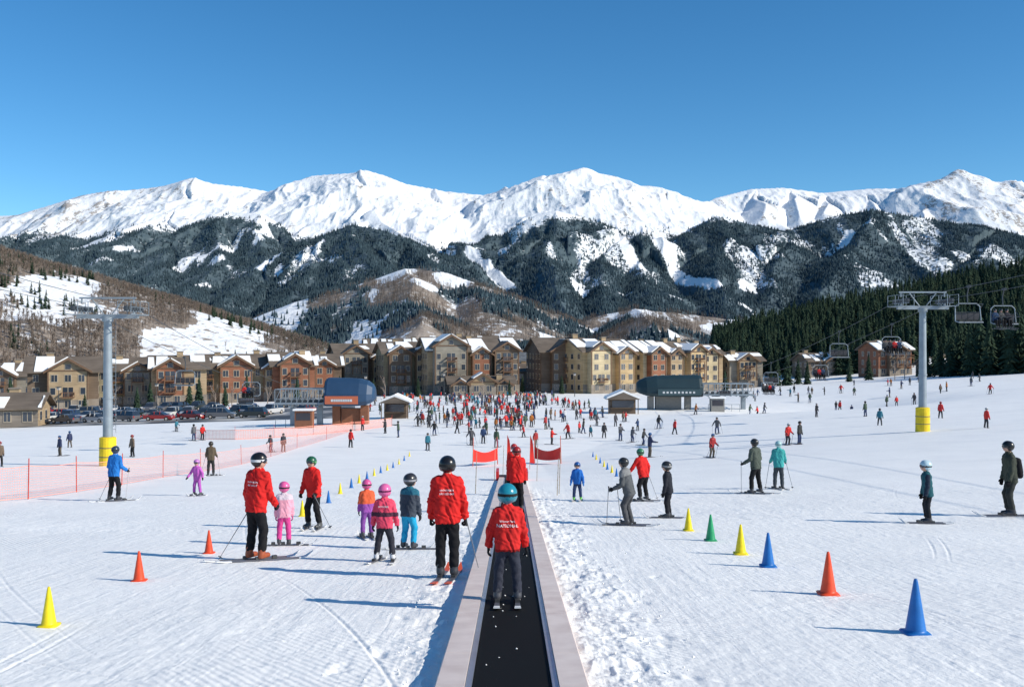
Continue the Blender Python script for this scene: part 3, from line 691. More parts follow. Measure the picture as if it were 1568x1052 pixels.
person('skier',PX(1546,25.2),25.2,1.92,82,dict(jacket=(.045,.052,.040),pants=(.035,.038,.035),helmet=BLK),pose('down',lean=6,knee=.045),.02,skis=(5,1.7),hands=True,pack=True)
person('skier',PX(175,32),32,1.78,-15,dict(jacket=(.02,.16,.48),pants=BLK,helmet=(.03,.05,.08)),pose('poles',lean=8,knee=.04,stance=.09),.021,skis=(-20,1.6),poles='both',pole_ang=.25)
person('child_skier',PX(302,34.8),34.8,1.28,165,dict(jacket=(.50,.12,.45),pants=(.42,.10,.42),helmet=(.5,.2,.5)),pose('wide',lean=4,stance=.1),.022,True,skis=(0,.9))
person('skier',PX(323,52),52,1.80,10,dict(jacket=(.10,.075,.05),pants=(.03,.03,.03),helmet=(.05,.04,.03)),pose('poles',lean=5),.03,skis=(-40,1.6),poles='both')
print('near people',time.time()-T0)

# ------------------------------------------------------------ mid & far skiers (shared meshes)
JC=[(.62,.025,.02),(.02,.022,.028),(.03,.06,.14),(.60,.03,.025),(.02,.02,.025),(.45,.15,.03),(.05,.05,.06),(.03,.16,.22),(.58,.03,.03),(.5,.5,.52),(.14,.10,.07),(.02,.03,.08),(.35,.03,.03),(.05,.08,.05),(.03,.03,.03),(.10,.10,.11)]
CJ=random_mat('crowd_jackets',JC); CP=random_mat('crowd_trousers',[(.015,.015,.018),(.02,.02,.03),(.05,.05,.055),(.012,.012,.012),(.10,.08,.06),(.03,.05,.12)]); CH=random_mat('crowd_helmets',[(.02,.02,.02),(.5,.5,.5),(.03,.03,.03),(.3,.03,.03),(.03,.1,.25),(.02,.02,.02)],.4)
BT=plast((.06,.06,.065)); SK=plast((.10,.10,.12)); GB=cloth(BLK)
tmpl=[]
PS=[pose('down'),pose('poles',lean=14,knee=.06),pose('out',stance=.1),pose('wide',lean=12,split=.08,knee=.05),pose('back',split=.12,lean=8,stance=.06),pose('point',stance=.09),pose('fwd',lean=3)]
for i,ps in enumerate(PS):
    for vox in (.028,.045):
        fg=Figure(1.74,ps,False,lambda a,b:0.0); P,Fc,lab=fg.mesh(vox)
        mb=MB(); 
        if i in (0,1,3,6):
            for ft in fg.feet:
                mb.b2((ft[0]*1.74-.045,-.8,.0),(ft[0]*1.74+.045,.75,.03),0); mb.add([(ft[0]*1.74-.045,.75,.0),(ft[0]*1.74+.045,.75,.0),(ft[0]*1.74+.03,.9,.09),(ft[0]*1.74-.03,.9,.09)],[(0,1,2,3)],0)
        if i in (1,3):
            for sd,am in zip((-1,1),fg.arms):
                q=am[2]*1.74; mb.cyl(q+np.array([0,.05,.08]),(q[0]+sd*.12,q[1]-.4,0),.012,.01,4,0)
        V=np.concatenate([P,np.array(mb.v).reshape(-1,3)]) if mb.v else P
        F2=np.concatenate([Fc,np.array([f for f in mb.f if len(f)==4])+len(P)]) if mb.v else Fc
        mi=np.concatenate([lab,np.full(len(F2)-len(Fc),11)])
        me=arrays_mesh('skier_body',V,F2,[CJ,CJ,CP,BT,SKIN,CH,GOG,GB,GB,CP,LIP,SK],mi,True)
        tmpl.append(me)
def place(me,name,X,Y,s,yaw,parent=None):
    o=bpy.data.objects.new(name,me); scene.collection.objects.link(o); o.location=(X,Y,gz(X,Y)); o.scale=(s,s,s); o.rotation_euler=(0,0,yaw)
    if parent: o.parent=parent
    return o
mid=[(203,80),(655,88),(537,92),(415,86),(434,87),(297,105),(310,106),(92,82),(968,96),(925,105),(1033,104),(1090,62),(1206,72),(1224,72),(1098,100),(1347,95),(1510,78),(1325,112),(1440,100),(1250,118),(1304,150),(1280,165),(985,90),(995,68),(845,96),(700,112),(760,92),(722,95),(555,118),(610,106),(870,104),(1148,150),(1170,140),(1400,140),(1362,170),(1516,150),(1380,190),(1210,190),(1195,200),(270,125),(0,66),(107,96),(820,92),(740,98),(893,112),(1065,150),(950,100),(640,125),(590,112),(1500,200),(1440,165),(1240,175)]
for i,(px,Y) in enumerate(mid):
    place(tmpl[2*random.choice([0,1,2,3,4,5,6])],'skier',PX(px,Y),Y,random.uniform(.9,1.06),random.uniform(0,6.28))
crowd=empty('crowd_of_skiers',(0,0,0))
nC=0; groups=[(random.gauss(745,85),random.uniform(120,228)) for _ in range(75)]
while nC<350:
    if random.random()<.78:
        gq=random.choice(groups); X0=PX(gq[0],gq[1])+random.gauss(0,1.5); Y=gq[1]+random.gauss(0,2.5); u=784+F*X0/Y
    else: Y=random.uniform(106,232); u=random.uniform(560,1010)
    if not(560<u<1010) or Y<104: continue
    if u>905 and Y>150: continue
    if u<640 and 116<Y<142: continue
    place(tmpl[2*random.randrange(7)+1],'crowd_skier',PX(u,Y),Y,random.uniform(.72,1.05),random.uniform(0,6.28),crowd); nC+=1
for i in range(26):
    Y=random.uniform(130,240); u=random.uniform(1060,1500)
    place(tmpl[2*random.randrange(7)+1],'crowd_skier',PX(u,Y),Y,random.uniform(.8,1.05),random.uniform(0,6.28),crowd)
print('crowd',time.time()-T0)

# ------------------------------------------------------------ conveyor (magic carpet)
def rubber_mat():
    m,nt,N,L,b=new_mat('rubber_belt'); b.inputs['Roughness'].default_value=.8; b.inputs['Specular IOR Level'].default_value=.12
    tc=N.new('ShaderNodeTexCoord'); n=N.new('ShaderNodeTexNoise'); n.inputs['Scale'].default_value=26; n.inputs['Detail'].default_value=8; n.inputs['Roughness'].default_value=.8; L.new(tc.outputs['Object'],n.inputs['Vector'])
    r=N.new('ShaderNodeValToRGB'); r.color_ramp.elements[0].position=.66; r.color_ramp.elements[0].color=(.007,.007,.007,1); r.color_ramp.elements[1].position=.82; r.color_ramp.elements[1].color=(.35,.36,.38,1); L.new(n.outputs['Fac'],r.inputs['Fac']); L.new(r.outputs['Color'],b.inputs['Base Color'])
    w=N.new('ShaderNodeTexWave'); w.bands_direction='Y'; w.inputs['Scale'].default_value=9; L.new(tc.outputs['Object'],w.inputs['Vector'])
    bp=N.new('ShaderNodeBump'); bp.inputs['Strength'].default_value=.2; bp.inputs['Distance'].default_value=.006; L.new(w.outputs['Fac'],bp.inputs['Height']); L.new(bp.outputs['Normal'],b.inputs['Normal']); return m
def panel_mat():
    m,nt,N,L,b=new_mat('ribbed_panel'); b.inputs['Roughness'].default_value=.6
    tc=N.new('ShaderNodeTexCoord'); n=N.new('ShaderNodeTexNoise'); n.inputs['Scale'].default_value=3; n.inputs['Detail'].default_value=8; L.new(tc.outputs['Object'],n.inputs['Vector'])
    r=N.new('ShaderNodeValToRGB'); r.color_ramp.elements[0].position=.3; r.color_ramp.elements[0].color=(.66,.54,.49,1); r.color_ramp.elements[1].position=.7; r.color_ramp.elements[1].color=(.82,.70,.64,1); L.new(n.outputs['Fac'],r.inputs['Fac'])
    w=N.new('ShaderNodeTexWave'); w.bands_direction='Y'; w.inputs['Scale'].default_value=9; w.inputs['Distortion'].default_value=.1; L.new(tc.outputs['Object'],w.inputs['Vector'])
    L.new(r.outputs['Color'],b.inputs['Base Color'])
    bp=N.new('ShaderNodeBump'); bp.inputs['Strength'].default_value=.8; bp.inputs['Distance'].default_value=.008; L.new(w.outputs['Fac'],bp.inputs['Height']); L.new(bp.outputs['Normal'],b.inputs['Normal']); return m
def conveyor():
    e=empty('conveyor_carpet_lift',(0,20,gz(0,20)))
    def strip(name,prof,y0,y1,step,gap,m):
        mb=MB(); y=y0
        while y<y1-1e-6:
            ye=min(y+step,y1)
            vs=[(x,yy,gz(0,yy)+z) for yy in (y+gap,ye-gap) for (x,z) in prof]; n=len(prof)
            mb.add(vs,[(i,i+1,n+i+1,n+i) for i in range(n-1)]+[tuple(range(n))[::-1],tuple(range(n,2*n))],0); y=ye
        return mb.obj(name,[m],e)
    mb=MB(); ys=np.linspace(1,47,93)
    vs=[]; 
    for yy in ys:
        g=gz(0,yy); vs+=[(-.315,yy,g+.10),(.315,yy,g+.10)]
    mb.add(vs,[(2*i,2*i+1,2*i+3,2*i+2) for i in range(92)],0); mb.obj('belt',[rubber_mat()],e)
    pm=panel_mat(); am=mat('aluminium_edge',(.42,.45,.50),.35,.7,var=.1,vscale=5); dk=mat('dark_gap',(.03,.03,.035),.7,var=.1)
    for sd in (-1,1):
        strip('side_panel',[(sd*.375,.06),(sd*.375,.140),(sd*.60,.140),(sd*.612,.128),(sd*.612,-.12)],1,47,2.0,.004,pm)
        strip('edge_strip',[(sd*.322,.05),(sd*.322,.118),(sd*.371,.125),(sd*.371,.05)],1,47,3.0,.003,am)
        strip('gap',[(sd*.314,.04),(sd*.314,.085),(sd*.605,.085),(sd*.605,-.12)],1,47,46/23,0,dk)
    mb=MB(); g=gz(0,47); mb.b2((-.62,47,g-.2),(.62,48.0,g+.13),0); mb.b2((-.75,46.6,g-.1),(-.62,48.0,g+.45),1); mb.b2((.62,46.6,g-.1),(.75,48.0,g+.45),1)
    mb.obj('return_station',[dk,plast(RED)],e)
conveyor()
def clods():
    Fc=[]
    base_=np.array([(1,0,0),(-1,0,0),(0,1,0),(0,-1,0),(0,0,1),(0,0,-1)],float)
    fs=np.array([(0,2,4),(2,1,4),(1,3,4),(3,0,4),(2,0,5),(1,2,5),(3,1,5),(0,3,5)])
    P=[]
    for i in range(420):
        r_=random.random()
        if r_<.62: x=random.gauss(1.2,.36); zz=.01
        elif r_<.90: x=-random.gauss(1.1,.33); zz=.01
        else: x=random.uniform(-.28,.28); zz=.10
        y=5.5+random.random()**1.3*26; s=random.uniform(.006,.018) if zz<.05 else random.uniform(.005,.014)
        if zz<.05 and abs(x)<.64: continue
        o=len(P)*6; b=base_*rng.uniform(.6,1.3,(6,3))*s
        P.append(b+np.array([x,y,gz(x,y)+zz+(.01 if x>0 and zz<.05 else 0)])); Fc.append(fs+o)
    me=arrays_mesh('snow_clods',np.concatenate(P),np.concatenate(Fc),[ROOFSNOW],smooth=True); link('snow_clods',me)
clods()
# ------------------------------------------------------------ cones
def cone(px,Y,h,col):
    X=PX(px,Y); g=gz(X,Y)-.005; mb=MB(); n=20
    R=h*.185; prof=[(R*1.45,0),(R*1.5,.03*h),(R*1.38,.055*h),(R*1.02,.065*h),(R*.96,.10*h),(R*.80,.28*h),(R*.42,.72*h),(R*.21,.955*h),(R*.16,.99*h),(R*.06,h)]
    vs=[]
    for k,(r_,z) in enumerate(prof):
        for i in range(n):
            t=2*math.pi*(i+.5)/n; f=1
            if k<3: f=1/max(abs(math.cos(t)),abs(math.sin(t)))**.75*.86
            vs.append((X+r_*f*math.cos(t),Y+r_*f*math.sin(t),g+z))
    fs=[(k*n+i,k*n+(i+1)%n,(k+1)*n+(i+1)%n,(k+1)*n+i) for k in range(len(prof)-1) for i in range(n)]+[tuple(range((len(prof)-1)*n,len(prof)*n))]
    mb.add(vs,fs,0); mb.obj('training_cone',[cmat('cone_plastic',col,rough=.45,var=.16,vscale=7,bump=.15,bscale=9,spec=.4)],None,True)
YL=(.80,.62,.01); BL=(.01,.14,.44); OR=(.75,.07,.02); GR=(.02,.30,.12)
for px,Y,h,c in [(75,11.0,.44,YL),(213,14.4,.44,OR),(320,17.8,.42,OR),(1402,10.56,.59,BL),(1268,13.2,.57,OR),(1176,16,.55,BL),(1134,17.7,.53,YL),(1088,19.9,.53,GR),(1054,22,.50,YL),
    (463,26,.42,YL),(503,31,.40,BL),(521,36,.40,YL),(538,40,.4,BL),(550,44,.4,YL),(562,48,.4,BL),(573,52,.4,YL),(583,56,.4,BL),(593,60,.4,YL),(602,64,.4,BL),(611,69,.4,YL),(619,74,.4,BL),(627,80,.4,YL),
    (944,48,.4,BL),(937,52,.4,YL),(930,56,.4,BL),(925,60,.4,YL),(919,65,.4,BL),(913,70,.4,YL),(908,76,.4,BL),(951,44,.4,YL)]:
    cone(px,Y,h,c)
# ------------------------------------------------------------ fences
NET=mat('orange_netting',(.85,.33,.24),.7,var=.1); POLE=mat('fence_pole',(.55,.05,.03),.5,var=.1)
def net_fence(name,pts,H,sx,sz,w,m,pm,ph=1.35,sag=.06):
    e=empty(name,(pts[0][0],pts[0][1],gz(*pts[0]))); mb=MB(); mp=MB()
    for (a,b) in zip(pts[:-1],pts[1:]):
        a=np.array(a);b=np.array(b); L=np.linalg.norm(b-a); n=max(2,int(L/sx)); d=(b-a)/L
        g=ground(np.linspace(a[0],b[0],n+1),np.linspace(a[1],b[1],n+1))
        P=[a+(b-a)*i/n for i in range(n+1)]
        top=[g[i]+H-sag*math.sin(math.pi*i/n) for i in range(n+1)]
        for i in range(n+1):
            x,y=P[i]; mb.add([(x-d[0]*w,y-d[1]*w,g[i]+.04),(x+d[0]*w,y+d[1]*w,g[i]+.04),(x+d[0]*w,y+d[1]*w,top[i]),(x-d[0]*w,y-d[1]*w,top[i])],[(0,1,2,3)],0)
        nz=int(H/sz)
        for k in range(nz+1):
            f=k/nz; ww=w*(2.2 if k in(0,nz) else 1)
            for i in range(0,n,3):
                j=min(n,i+3)
                z0=g[i]+.04+(top[i]-g[i]-.04)*f; z1=g[j]+.04+(top[j]-g[j]-.04)*f
                mb.add([(P[i][0],P[i][1]+.004,z0-ww),(P[j][0],P[j][1]+.004,z1-ww),(P[j][0],P[j][1]+.004,z1+ww),(P[i][0],P[i][1]+.004,z0+ww)],[(0,1,2,3)],0)
    for q in pts: mp.cyl((q[0],q[1]-.03,gz(*q)-.1),(q[0]+random.uniform(-.05,.05),q[1]-.03,gz(*q)+ph),.02,.018,6,0)
    mb.obj('netting',[m],e); mp.obj('poles',[pm],e)
fp=[(-120,28),(-30,31),(44,33.0),(118,37),(187,42.5),(250,50),(308,58),(370,69),(415,80),(455,92),(500,104),(540,118)]
net_fence('safety_net_fence',[(PX(p,Y),Y) for p,Y in fp],1.1,.10,.09,.005,NET,POLE)
fp=[(300,108),(360,106),(420,108),(480,112),(540,118),(600,126)]
net_fence('safety_net_fence',[(PX(p,Y),Y) for p,Y in fp],1.0,.18,.14,.013,NET,POLE,ph=1.4)
RB=mat('red_banner',(.70,.03,.02),.6,var=.1,bump=.4,bscale=3)
def banner(pxs,Y,H,z0):
    pts=[(PX(p,Y+dy),Y+dy) for p,dy in pxs]; e=empty('safety_banner',(pts[0][0],pts[0][1],gz(*pts[0]))); mb=MB(); mp=MB()
    for a,b in zip(pts[:-1],pts[1:]):
        n=10; vs=[]
        for i in range(n+1):
            f=i/n; x=a[0]+(b[0]-a[0])*f; y=a[1]+(b[1]-a[1])*f+.12*math.sin(3*math.pi*f); g=gz(x,y); s=.28*math.sin(math.pi*f)
            vs+=[(x,y,g+z0-s*.3),(x,y+.04,g+z0+H/2-s*.6),(x,y,g+z0+H-s)]
        mb.add(vs,[(3*i+k,3*i+3+k,3*i+4+k,3*i+1+k) for i in range(n) for k in (0,1)],0)
    for q in pts: mp.cyl((q[0],q[1],gz(*q)-.1),(q[0]+random.uniform(-.06,.06),q[1],gz(*q)+1.9),.03,.025,6,0)
    mb.obj('cloth',[RB],e,True); mp.obj('poles',[plast((.6,.1,.05))],e)
banner([(724,0),(762,3)],66,.85,.3); banner([(819,3),(859,0)],68,.85,.3)
def flag_pole(px,Y,h,col,flag=None):
    X=PX(px,Y); g=gz(X,Y); e=empty('bamboo_pole' if not flag else 'feather_flag',(X,Y,g)); mb=MB(); mb.cyl((X,Y,g-.1),(X+.05,Y,g+h),.016,.011,6,0)
    for k in range(1,5): mb.cyl((X+.01*k,Y,g+h*k/5),(X+.01*k,Y,g+h*k/5+.03),.020,.020,6,0)
    mb.obj('pole',[plast(col)],e)
    if flag:
        mf=MB(); vs=[]
        for i in range(7):
            f=i/6; z=g+.4+(h-.4)*f; wd=.24*(1-f)**.4+.03; vs+=[(X+.03,Y,z),(X+.03+wd,Y+.05*math.sin(f*6),z-.05)]
        mf.add(vs,[(2*i,2*i+1,2*i+3,2*i+2) for i in range(6)],0); mf.obj('flag',[RB],e,True)
for px,Y,h in [(728,36,1.5),(856,36,1.5),(757,46,2.0),(822,46,2.0),(770,52,1.6),(853,35,1.3)]: flag_pole(px,Y,h,(.35,.28,.2))
for px,Y in [(776,64),(811,62)]: flag_pole(px,Y,2.1,(.6,.1,.05),True)

# ------------------------------------------------------------ lift towers, cables, chairs
STEEL=mat('galvanised_steel',(.27,.31,.34),.55,.35,var=.15,vscale=1.5); YPAD=mat('yellow_pad',(.78,.55,.02),.6,var=.12,bump=.3,bscale=3); DARKM=mat('dark_steel',(.06,.07,.08),.5,.3,var=.1)
GAU=1.75
def lift_tower(X,Y,Ht,gauge=GAU):
    g=gz(X,Y); e=empty('chairlift_tower',(X,Y,g)); mb=MB(); zt=g+Ht
    mb.cyl((X,Y,g-.3),(X,Y,zt-.2),.34,.26,24,0); mb.cyl((X,Y,zt-.2),(X,Y,zt+.1),.36,.36,24,0)
    mb.cyl((X,Y,g+4.5),(X,Y,g+4.6),.345,.345,24,0)
    mb.obj('post',[STEEL],e,False)
    mp=MB(); mp.cyl((X,Y,g-.1),(X,Y,g+1.9),.56,.54,20,0); mp.cyl((X,Y,g+1.9),(X,Y,g+1.95),.54,.40,20,0); 
    for k in (.6,1.2): mp.cyl((X,Y,g+k),(X,Y,g+k+.05),.567,.565,20,1)
    mp.obj('yellow_pad',[YPAD,plast((.1,.1,.1))],e)
    ma=MB(); ma.b2((X-gauge-.3,Y-.15,zt),(X+gauge+.3,Y+.15,zt+.28),0)
    for sd in (-1,1):
        xc=X+sd*gauge
        ma.b2((xc-.06,Y-.10,zt+.28),(xc+.06,Y+.10,zt+.55),0)
        ma.b2((xc-.06,Y-1.5,zt+.45),(xc+.06,Y+1.5,zt+.56),0)
        for k in range(7):
            yy=Y-1.4+k*.467; ma.cyl((xc-.08,yy,zt+.64),(xc+.08,yy,zt+.64),.19,.19,12,1)
        for xo in (-.45,.42):
            ma.b2((xc+xo-.025,Y-1.6,zt+.24),(xc+xo+.025,Y+1.6,zt+.29),0)
            for yy in (-1.6,0,1.6): ma.b2((xc+xo-.018,Y+yy-.018,zt+.29),(xc+xo+.018,Y+yy+.018,zt+1.15),0)
            ma.b2((xc+xo-.018,Y-1.6,zt+1.12),(xc+xo+.018,Y+1.6,zt+1.155),0); ma.b2((xc+xo-.014,Y-1.6,zt+.72),(xc+xo+.014,Y+1.6,zt+.745),0)
        for k in range(9): ma.b2((xc-.45,Y-1.58+k*.39,zt+.215),(xc+.42,Y-1.52+k*.39,zt+.235),0)
    for sd in (-1,1): ma.cyl((X+sd*.25,Y,zt+.25),(X+sd*1.1,Y,zt+1.35),.045,.045,8,0)
    ma.b2((X-gauge-.15,Y-.06,zt+1.32),(X+gauge+.15,Y+.06,zt+1.44),0)
    for sd in (-1,1): ma.b2((X+sd*gauge-.04,Y-.04,zt+1.0),(X+sd*gauge+.04,Y+.04,zt+1.32),0)
    ma.obj('crossarm',[STEEL,DARKM],e)
    ml=MB()
    for sx in (-.15,.15): ml.b2((X+.2+sx-.012,Y+.46,g+2.2),(X+.2+sx+.012,Y+.485,zt),0)
    for k in range(int((Ht-2.6)/.3)): ml.b2((X+.05,Y+.463,g+2.4+k*.3),(X+.35,Y+.480,g+2.43+k*.3),0)
    for k in range(4): ml.b2((X+.17,Y+.15,g+2.6+k*2.0),(X+.23,Y+.46,g+2.66+k*2.0),0)
    ml.obj('ladder',[STEEL],e)
    return zt+.83
def cable_z(pts,y):
    for (y0,z0),(y1,z1) in zip(pts[:-1],pts[1:]):
        if y0<=y<=y1:
            f=(y-y0)/(y1-y0); return z0+(z1-z0)*f-.012*(y1-y0)*4*f*(1-f)
def lift_line(X,towers,term_y,term_z):
    pts=[]
    for Y,Ht in towers: pts.append((Y,lift_tower(X,Y,Ht)))
    pts.append((term_y,term_z)); mb=MB()
    for sd in (-1,1):
        last=None
        ys=np.concatenate([np.linspace(a[0],b[0],15)[:-1] for a,b in zip(pts[:-1],pts[1:])]+[[pts[-1][0]]])
        for y in ys:
            p=(X+sd*GAU,y,cable_z(pts,y)); 
            if last: mb.cyl(last,p,.02,.02,6,0)
            last=p
    mb.obj('lift_cable',[DARKM],None); return pts
TZR=gz(33,168)+4.6; TZL=gz(-26.8,130)+4.6
right=lift_line(33,[(8,10.4),(80,9.8)],163,TZR); left=lift_line(-27.2,[(4,9.9),(67,9.9)],126,TZL)
SEAT=mat('seat_pad',(.05,.05,.055),.6,var=.1)
sitpose=dict(arms=[((.15,.5,-1),(.0,1,.2))]*2,sit=True,lean=-4)
def sit_mesh(col):
    fg=Figure(1.7,sitpose,False,lambda a,b:0.0); P,Fc,lab=fg.mesh(.03); P=P-fg.hip*1.7
    return arrays_mesh('rider',P,Fc,[cloth(col),cloth(col),cloth(BLK),BT,SKIN,shell(BLK),GOG,GB,GB,GB,LIP],lab,True)
RID=[sit_mesh(c) for c in ((.03,.03,.04),(.5,.03,.03),(.03,.06,.12),(.08,.08,.08))]
def chair(X,Y,pts,riders=0,down=False):
    zc=cable_z(pts,Y); e=empty('chairlift_chair',(X,Y,zc)); mb=MB(); dirn=-1
    c=lambda a,b,r=.028,m=0: mb.cyl((X+a[0],Y+a[1]*dirn,zc+a[2]),(X+b[0],Y+b[1]*dirn,zc+b[2]),r,r,7,m)
    mb.b2((X-.08,Y-.2,zc-.06),(X+.08,Y+.2,zc+.1),0)
    c((0,0,0),(0,-.25,-.5),.04); c((0,-.25,-.5),(0,-.2,-1.15),.04)
    fr=[(-.62,-.2,-1.15),(.62,-.2,-1.15),(.84,-.2,-1.35),(.88,-.1,-2.35),(.82,.35,-2.45),(-.82,.35,-2.45),(-.88,-.1,-2.35),(-.84,-.2,-1.35),(-.62,-.2,-1.15)]
    for a,b in zip(fr[:-1],fr[1:]): c(a,b,.036,2)
    for k in range(4):
        x0=-.81+k*.415; 
        for (lo,hi) in (((x0,-.1,-2.42),(x0+.37,.36,-2.34)),((x0,-.22,-2.28),(x0+.37,-.14,-1.80))):
            ys=sorted((lo[1]*dirn,hi[1]*dirn)); mb.b2((X+lo[0],Y+ys[0],zc+lo[2]),(X+hi[0],Y+ys[1],zc+hi[2]),1)
    c((-.88,-.15,-1.75),(.88,-.15,-1.75),.022)
    off=.45 if riders else .25; zz=-1.95 if riders else -1.2
    for sx in (-.86,.86): c((sx,-.2,-1.5),(sx,off,zz),.02)
    c((-.86,off,zz),(.86,off,zz),.022)
    if riders:
        for sx in (-.4,.4): c((sx,off,zz),(sx,off+.1,-2.85),.018); c((sx-.25,off+.1,-2.85),(sx+.25,off+.1,-2.85),.018)
    mb.obj('frame',[DARKM,SEAT,STEEL],e)
    for k in range(riders):
        o=bpy.data.objects.new('rider',RID[(k+int(Y))%4]); scene.collection.objects.link(o); o.parent=e
        o.location=(-.62+k*.415,0,-2.22); o.rotation_euler=(0,0,math.pi if dirn<0 else 0)
        ms=MB(); xx=X-.62+k*.415
        for s2 in (-.1,.1): ms.b2((xx+s2-.045,Y-1.35,zc-2.78),(xx+s2+.045,Y+.25,zc-2.75),0)
        ms.obj('rider_skis',[SK],e)
for Y,sd,r in [(68.1,-1,0),(95,-1,0),(120,-1,0),(146,-1,0),(70.3,1,3),(91,1,4),(112,1,3),(135,1,4)]: chair(33+sd*GAU,Y,right,r)
for Y,sd,r in [(88,-1,0),(108,-1,0),(97,1,3)]: chair(-27.2+sd*GAU,Y,left,r)

def station(name,X,Y,W,hood,under,base_c,flip=1,S=1.0,zb=2.9,hf=.56):
    g=gz(X,Y); e=empty(name,(X,Y,g)); 
    mb=MB(); L=W*hf; z0=g+zb
    prof=[(-2.0,0),(-2.6,.35*S),(-2.5,1.0*S),(-1.7,1.9*S),(-.6,2.25*S),(.6,2.25*S),(1.7,1.9*S),(2.5,1.0*S),(2.6,.35*S),(2.0,0)]
    xs=[(0,.40,.9),(.04,.62,.55),(.14,.85,.2),(.30,.97,.04),(.5,1,.0),(.95,1.02,.0),(1,.97,.05)]
    vs=[]; m=len(prof)
    for f,s,zo in xs:
        for (a,b) in prof: vs.append((X+flip*(-W/2+f*L),Y+a*s,z0+zo+b*s))
    fs=[(k*m+i,k*m+i+1,(k+1)*m+i+1,(k+1)*m+i) for k in range(len(xs)-1) for i in range(m-1)]+[(k*m+m-1,k*m,(k+1)*m,(k+1)*m+m-1) for k in range(len(xs)-1)]+[tuple(range(m)),tuple(range((len(xs)-1)*m,len(xs)*m))]
    mb.add(vs,fs,0); mb.obj('housing',[hood],e)
    mt=MB(); x0=X+flip*(-W/2+.30*L); x1=X+flip*(-W/2+.97*L); lo,hi=sorted((x0,x1))
    mt.b2((lo,Y-2.78,z0+.20*S),(hi,Y-2.64,z0+.85*S),0)
    for k in range(9): mt.b2((lo+.8+k*(hi-lo-1.6)/9,Y-2.81,z0+.40*S),(lo+.8+k*(hi-lo-1.6)/9+.35,Y-2.785,z0+.60*S),1)
    mt.obj('stripe',[under,plast((.6,.6,.6))],e)
    mc=MB()
    for f in (.22,.80):
        xx=X+flip*(-W/2+f*L); mc.b2((xx-.5,Y-.6,g-.4),(xx+.5,Y+.6,z0+.02),0)
    mc.b2((X+flip*(-W/2+.5*L)-L*.2,Y-.2,g-.4),(X+flip*(-W/2+.5*L)+L*.2,Y+1.2,g+2.2),0)
    mc.obj('column',[base_c],e)
    mf=MB(); a=X+flip*(-W/2+L); b=X+flip*(W/2); lo,hi=sorted((a,b)); fh=1.35*S
    for yy in (-2.3,-1.0,1.0,2.3):
        mf.b2((lo,Y+yy-.09,z0+.25),(hi,Y+yy+.09,z0+.50),0); mf.b2((lo,Y+yy-.05,z0+fh),(hi,Y+yy+.05,z0+fh+.10),0); mf.b2((lo,Y+yy-.03,z0+.9),(hi,Y+yy+.03,z0+.95),0)
    nn=9
    for k in range(nn+1):
        xx=lo+(hi-lo)*k/nn; mf.b2((xx-.05,Y-2.35,z0+.12),(xx+.05,Y+2.35,z0+.24),0)
        for yy in (-2.3,2.3): mf.b2((xx-.04,Y+yy-.04,z0+.45),(xx+.04,Y+yy+.04,z0+fh),0)
        if k<nn: mf.cyl((xx,Y-2.3,z0+.5),(xx+(hi-lo)/nn,Y-2.3,z0+fh),.035,.035,5,0); mf.cyl((xx,Y-1.15,z0+.62),(xx,Y-.9,z0+.62),.34,.34,12,1)
    for xx in (lo+.3*(hi-lo),lo+.85*(hi-lo)): mf.b2((xx-.35,Y-.4,g-.4),(xx+.35,Y+.4,z0+.12),0); mf.b2((xx-.2,Y-2.3,z0-.15),(xx+.2,Y+2.3,z0+.115),0)
    for k in range(5): mf.b2((lo+.5+k*1.3,Y-4.2,g-.2),(lo+.56+k*1.3,Y-4.14,g+1.1),0)
    mf.b2((lo+.5,Y-4.19,g+1.05),(lo+5.8,Y-4.15,g+1.12),0)
    mf.obj('steel_frame',[STEEL,DARKM],e)
    mh=MB(); hx=X+flip*(W*.15); mh.b2((hx-1.1,Y-6,gz(hx,Y-6)-.2),(hx+1.1,Y-4.5,gz(hx,Y-6)+2.2),0); mh.b2((hx-1.3,Y-6.2,gz(hx,Y-6)+2.2),(hx+1.3,Y-4.3,gz(hx,Y-6)+2.4),1); mh.b2((hx-.9,Y-6.04,gz(hx,Y-6)+1.0),(hx+.9,Y-5.99,gz(hx,Y-6)+1.9),2)
    mh.obj('operator_hut',[base_c,ROOFSNOW,GOG],e)
NAVY=mat('navy_hood',(.025,.06,.12),.45,var=.1,vscale=.6,spec=.3); TEAL=mat('dark_teal_hood',(.020,.042,.052),.45,var=.1,vscale=.6,spec=.3)
station('gondola_station',31,170,19.5,TEAL,plast((.04,.075,.085)),mat('concrete',(.25,.24,.22),.8,var=.1),1,1.6,2.2)
station('chairlift_station',-24.5,132,12.8,NAVY,plast((.50,.13,.06)),mat('rust_panel',(.24,.10,.055),.7,var=.15),-1,1.6,2.6,.50)

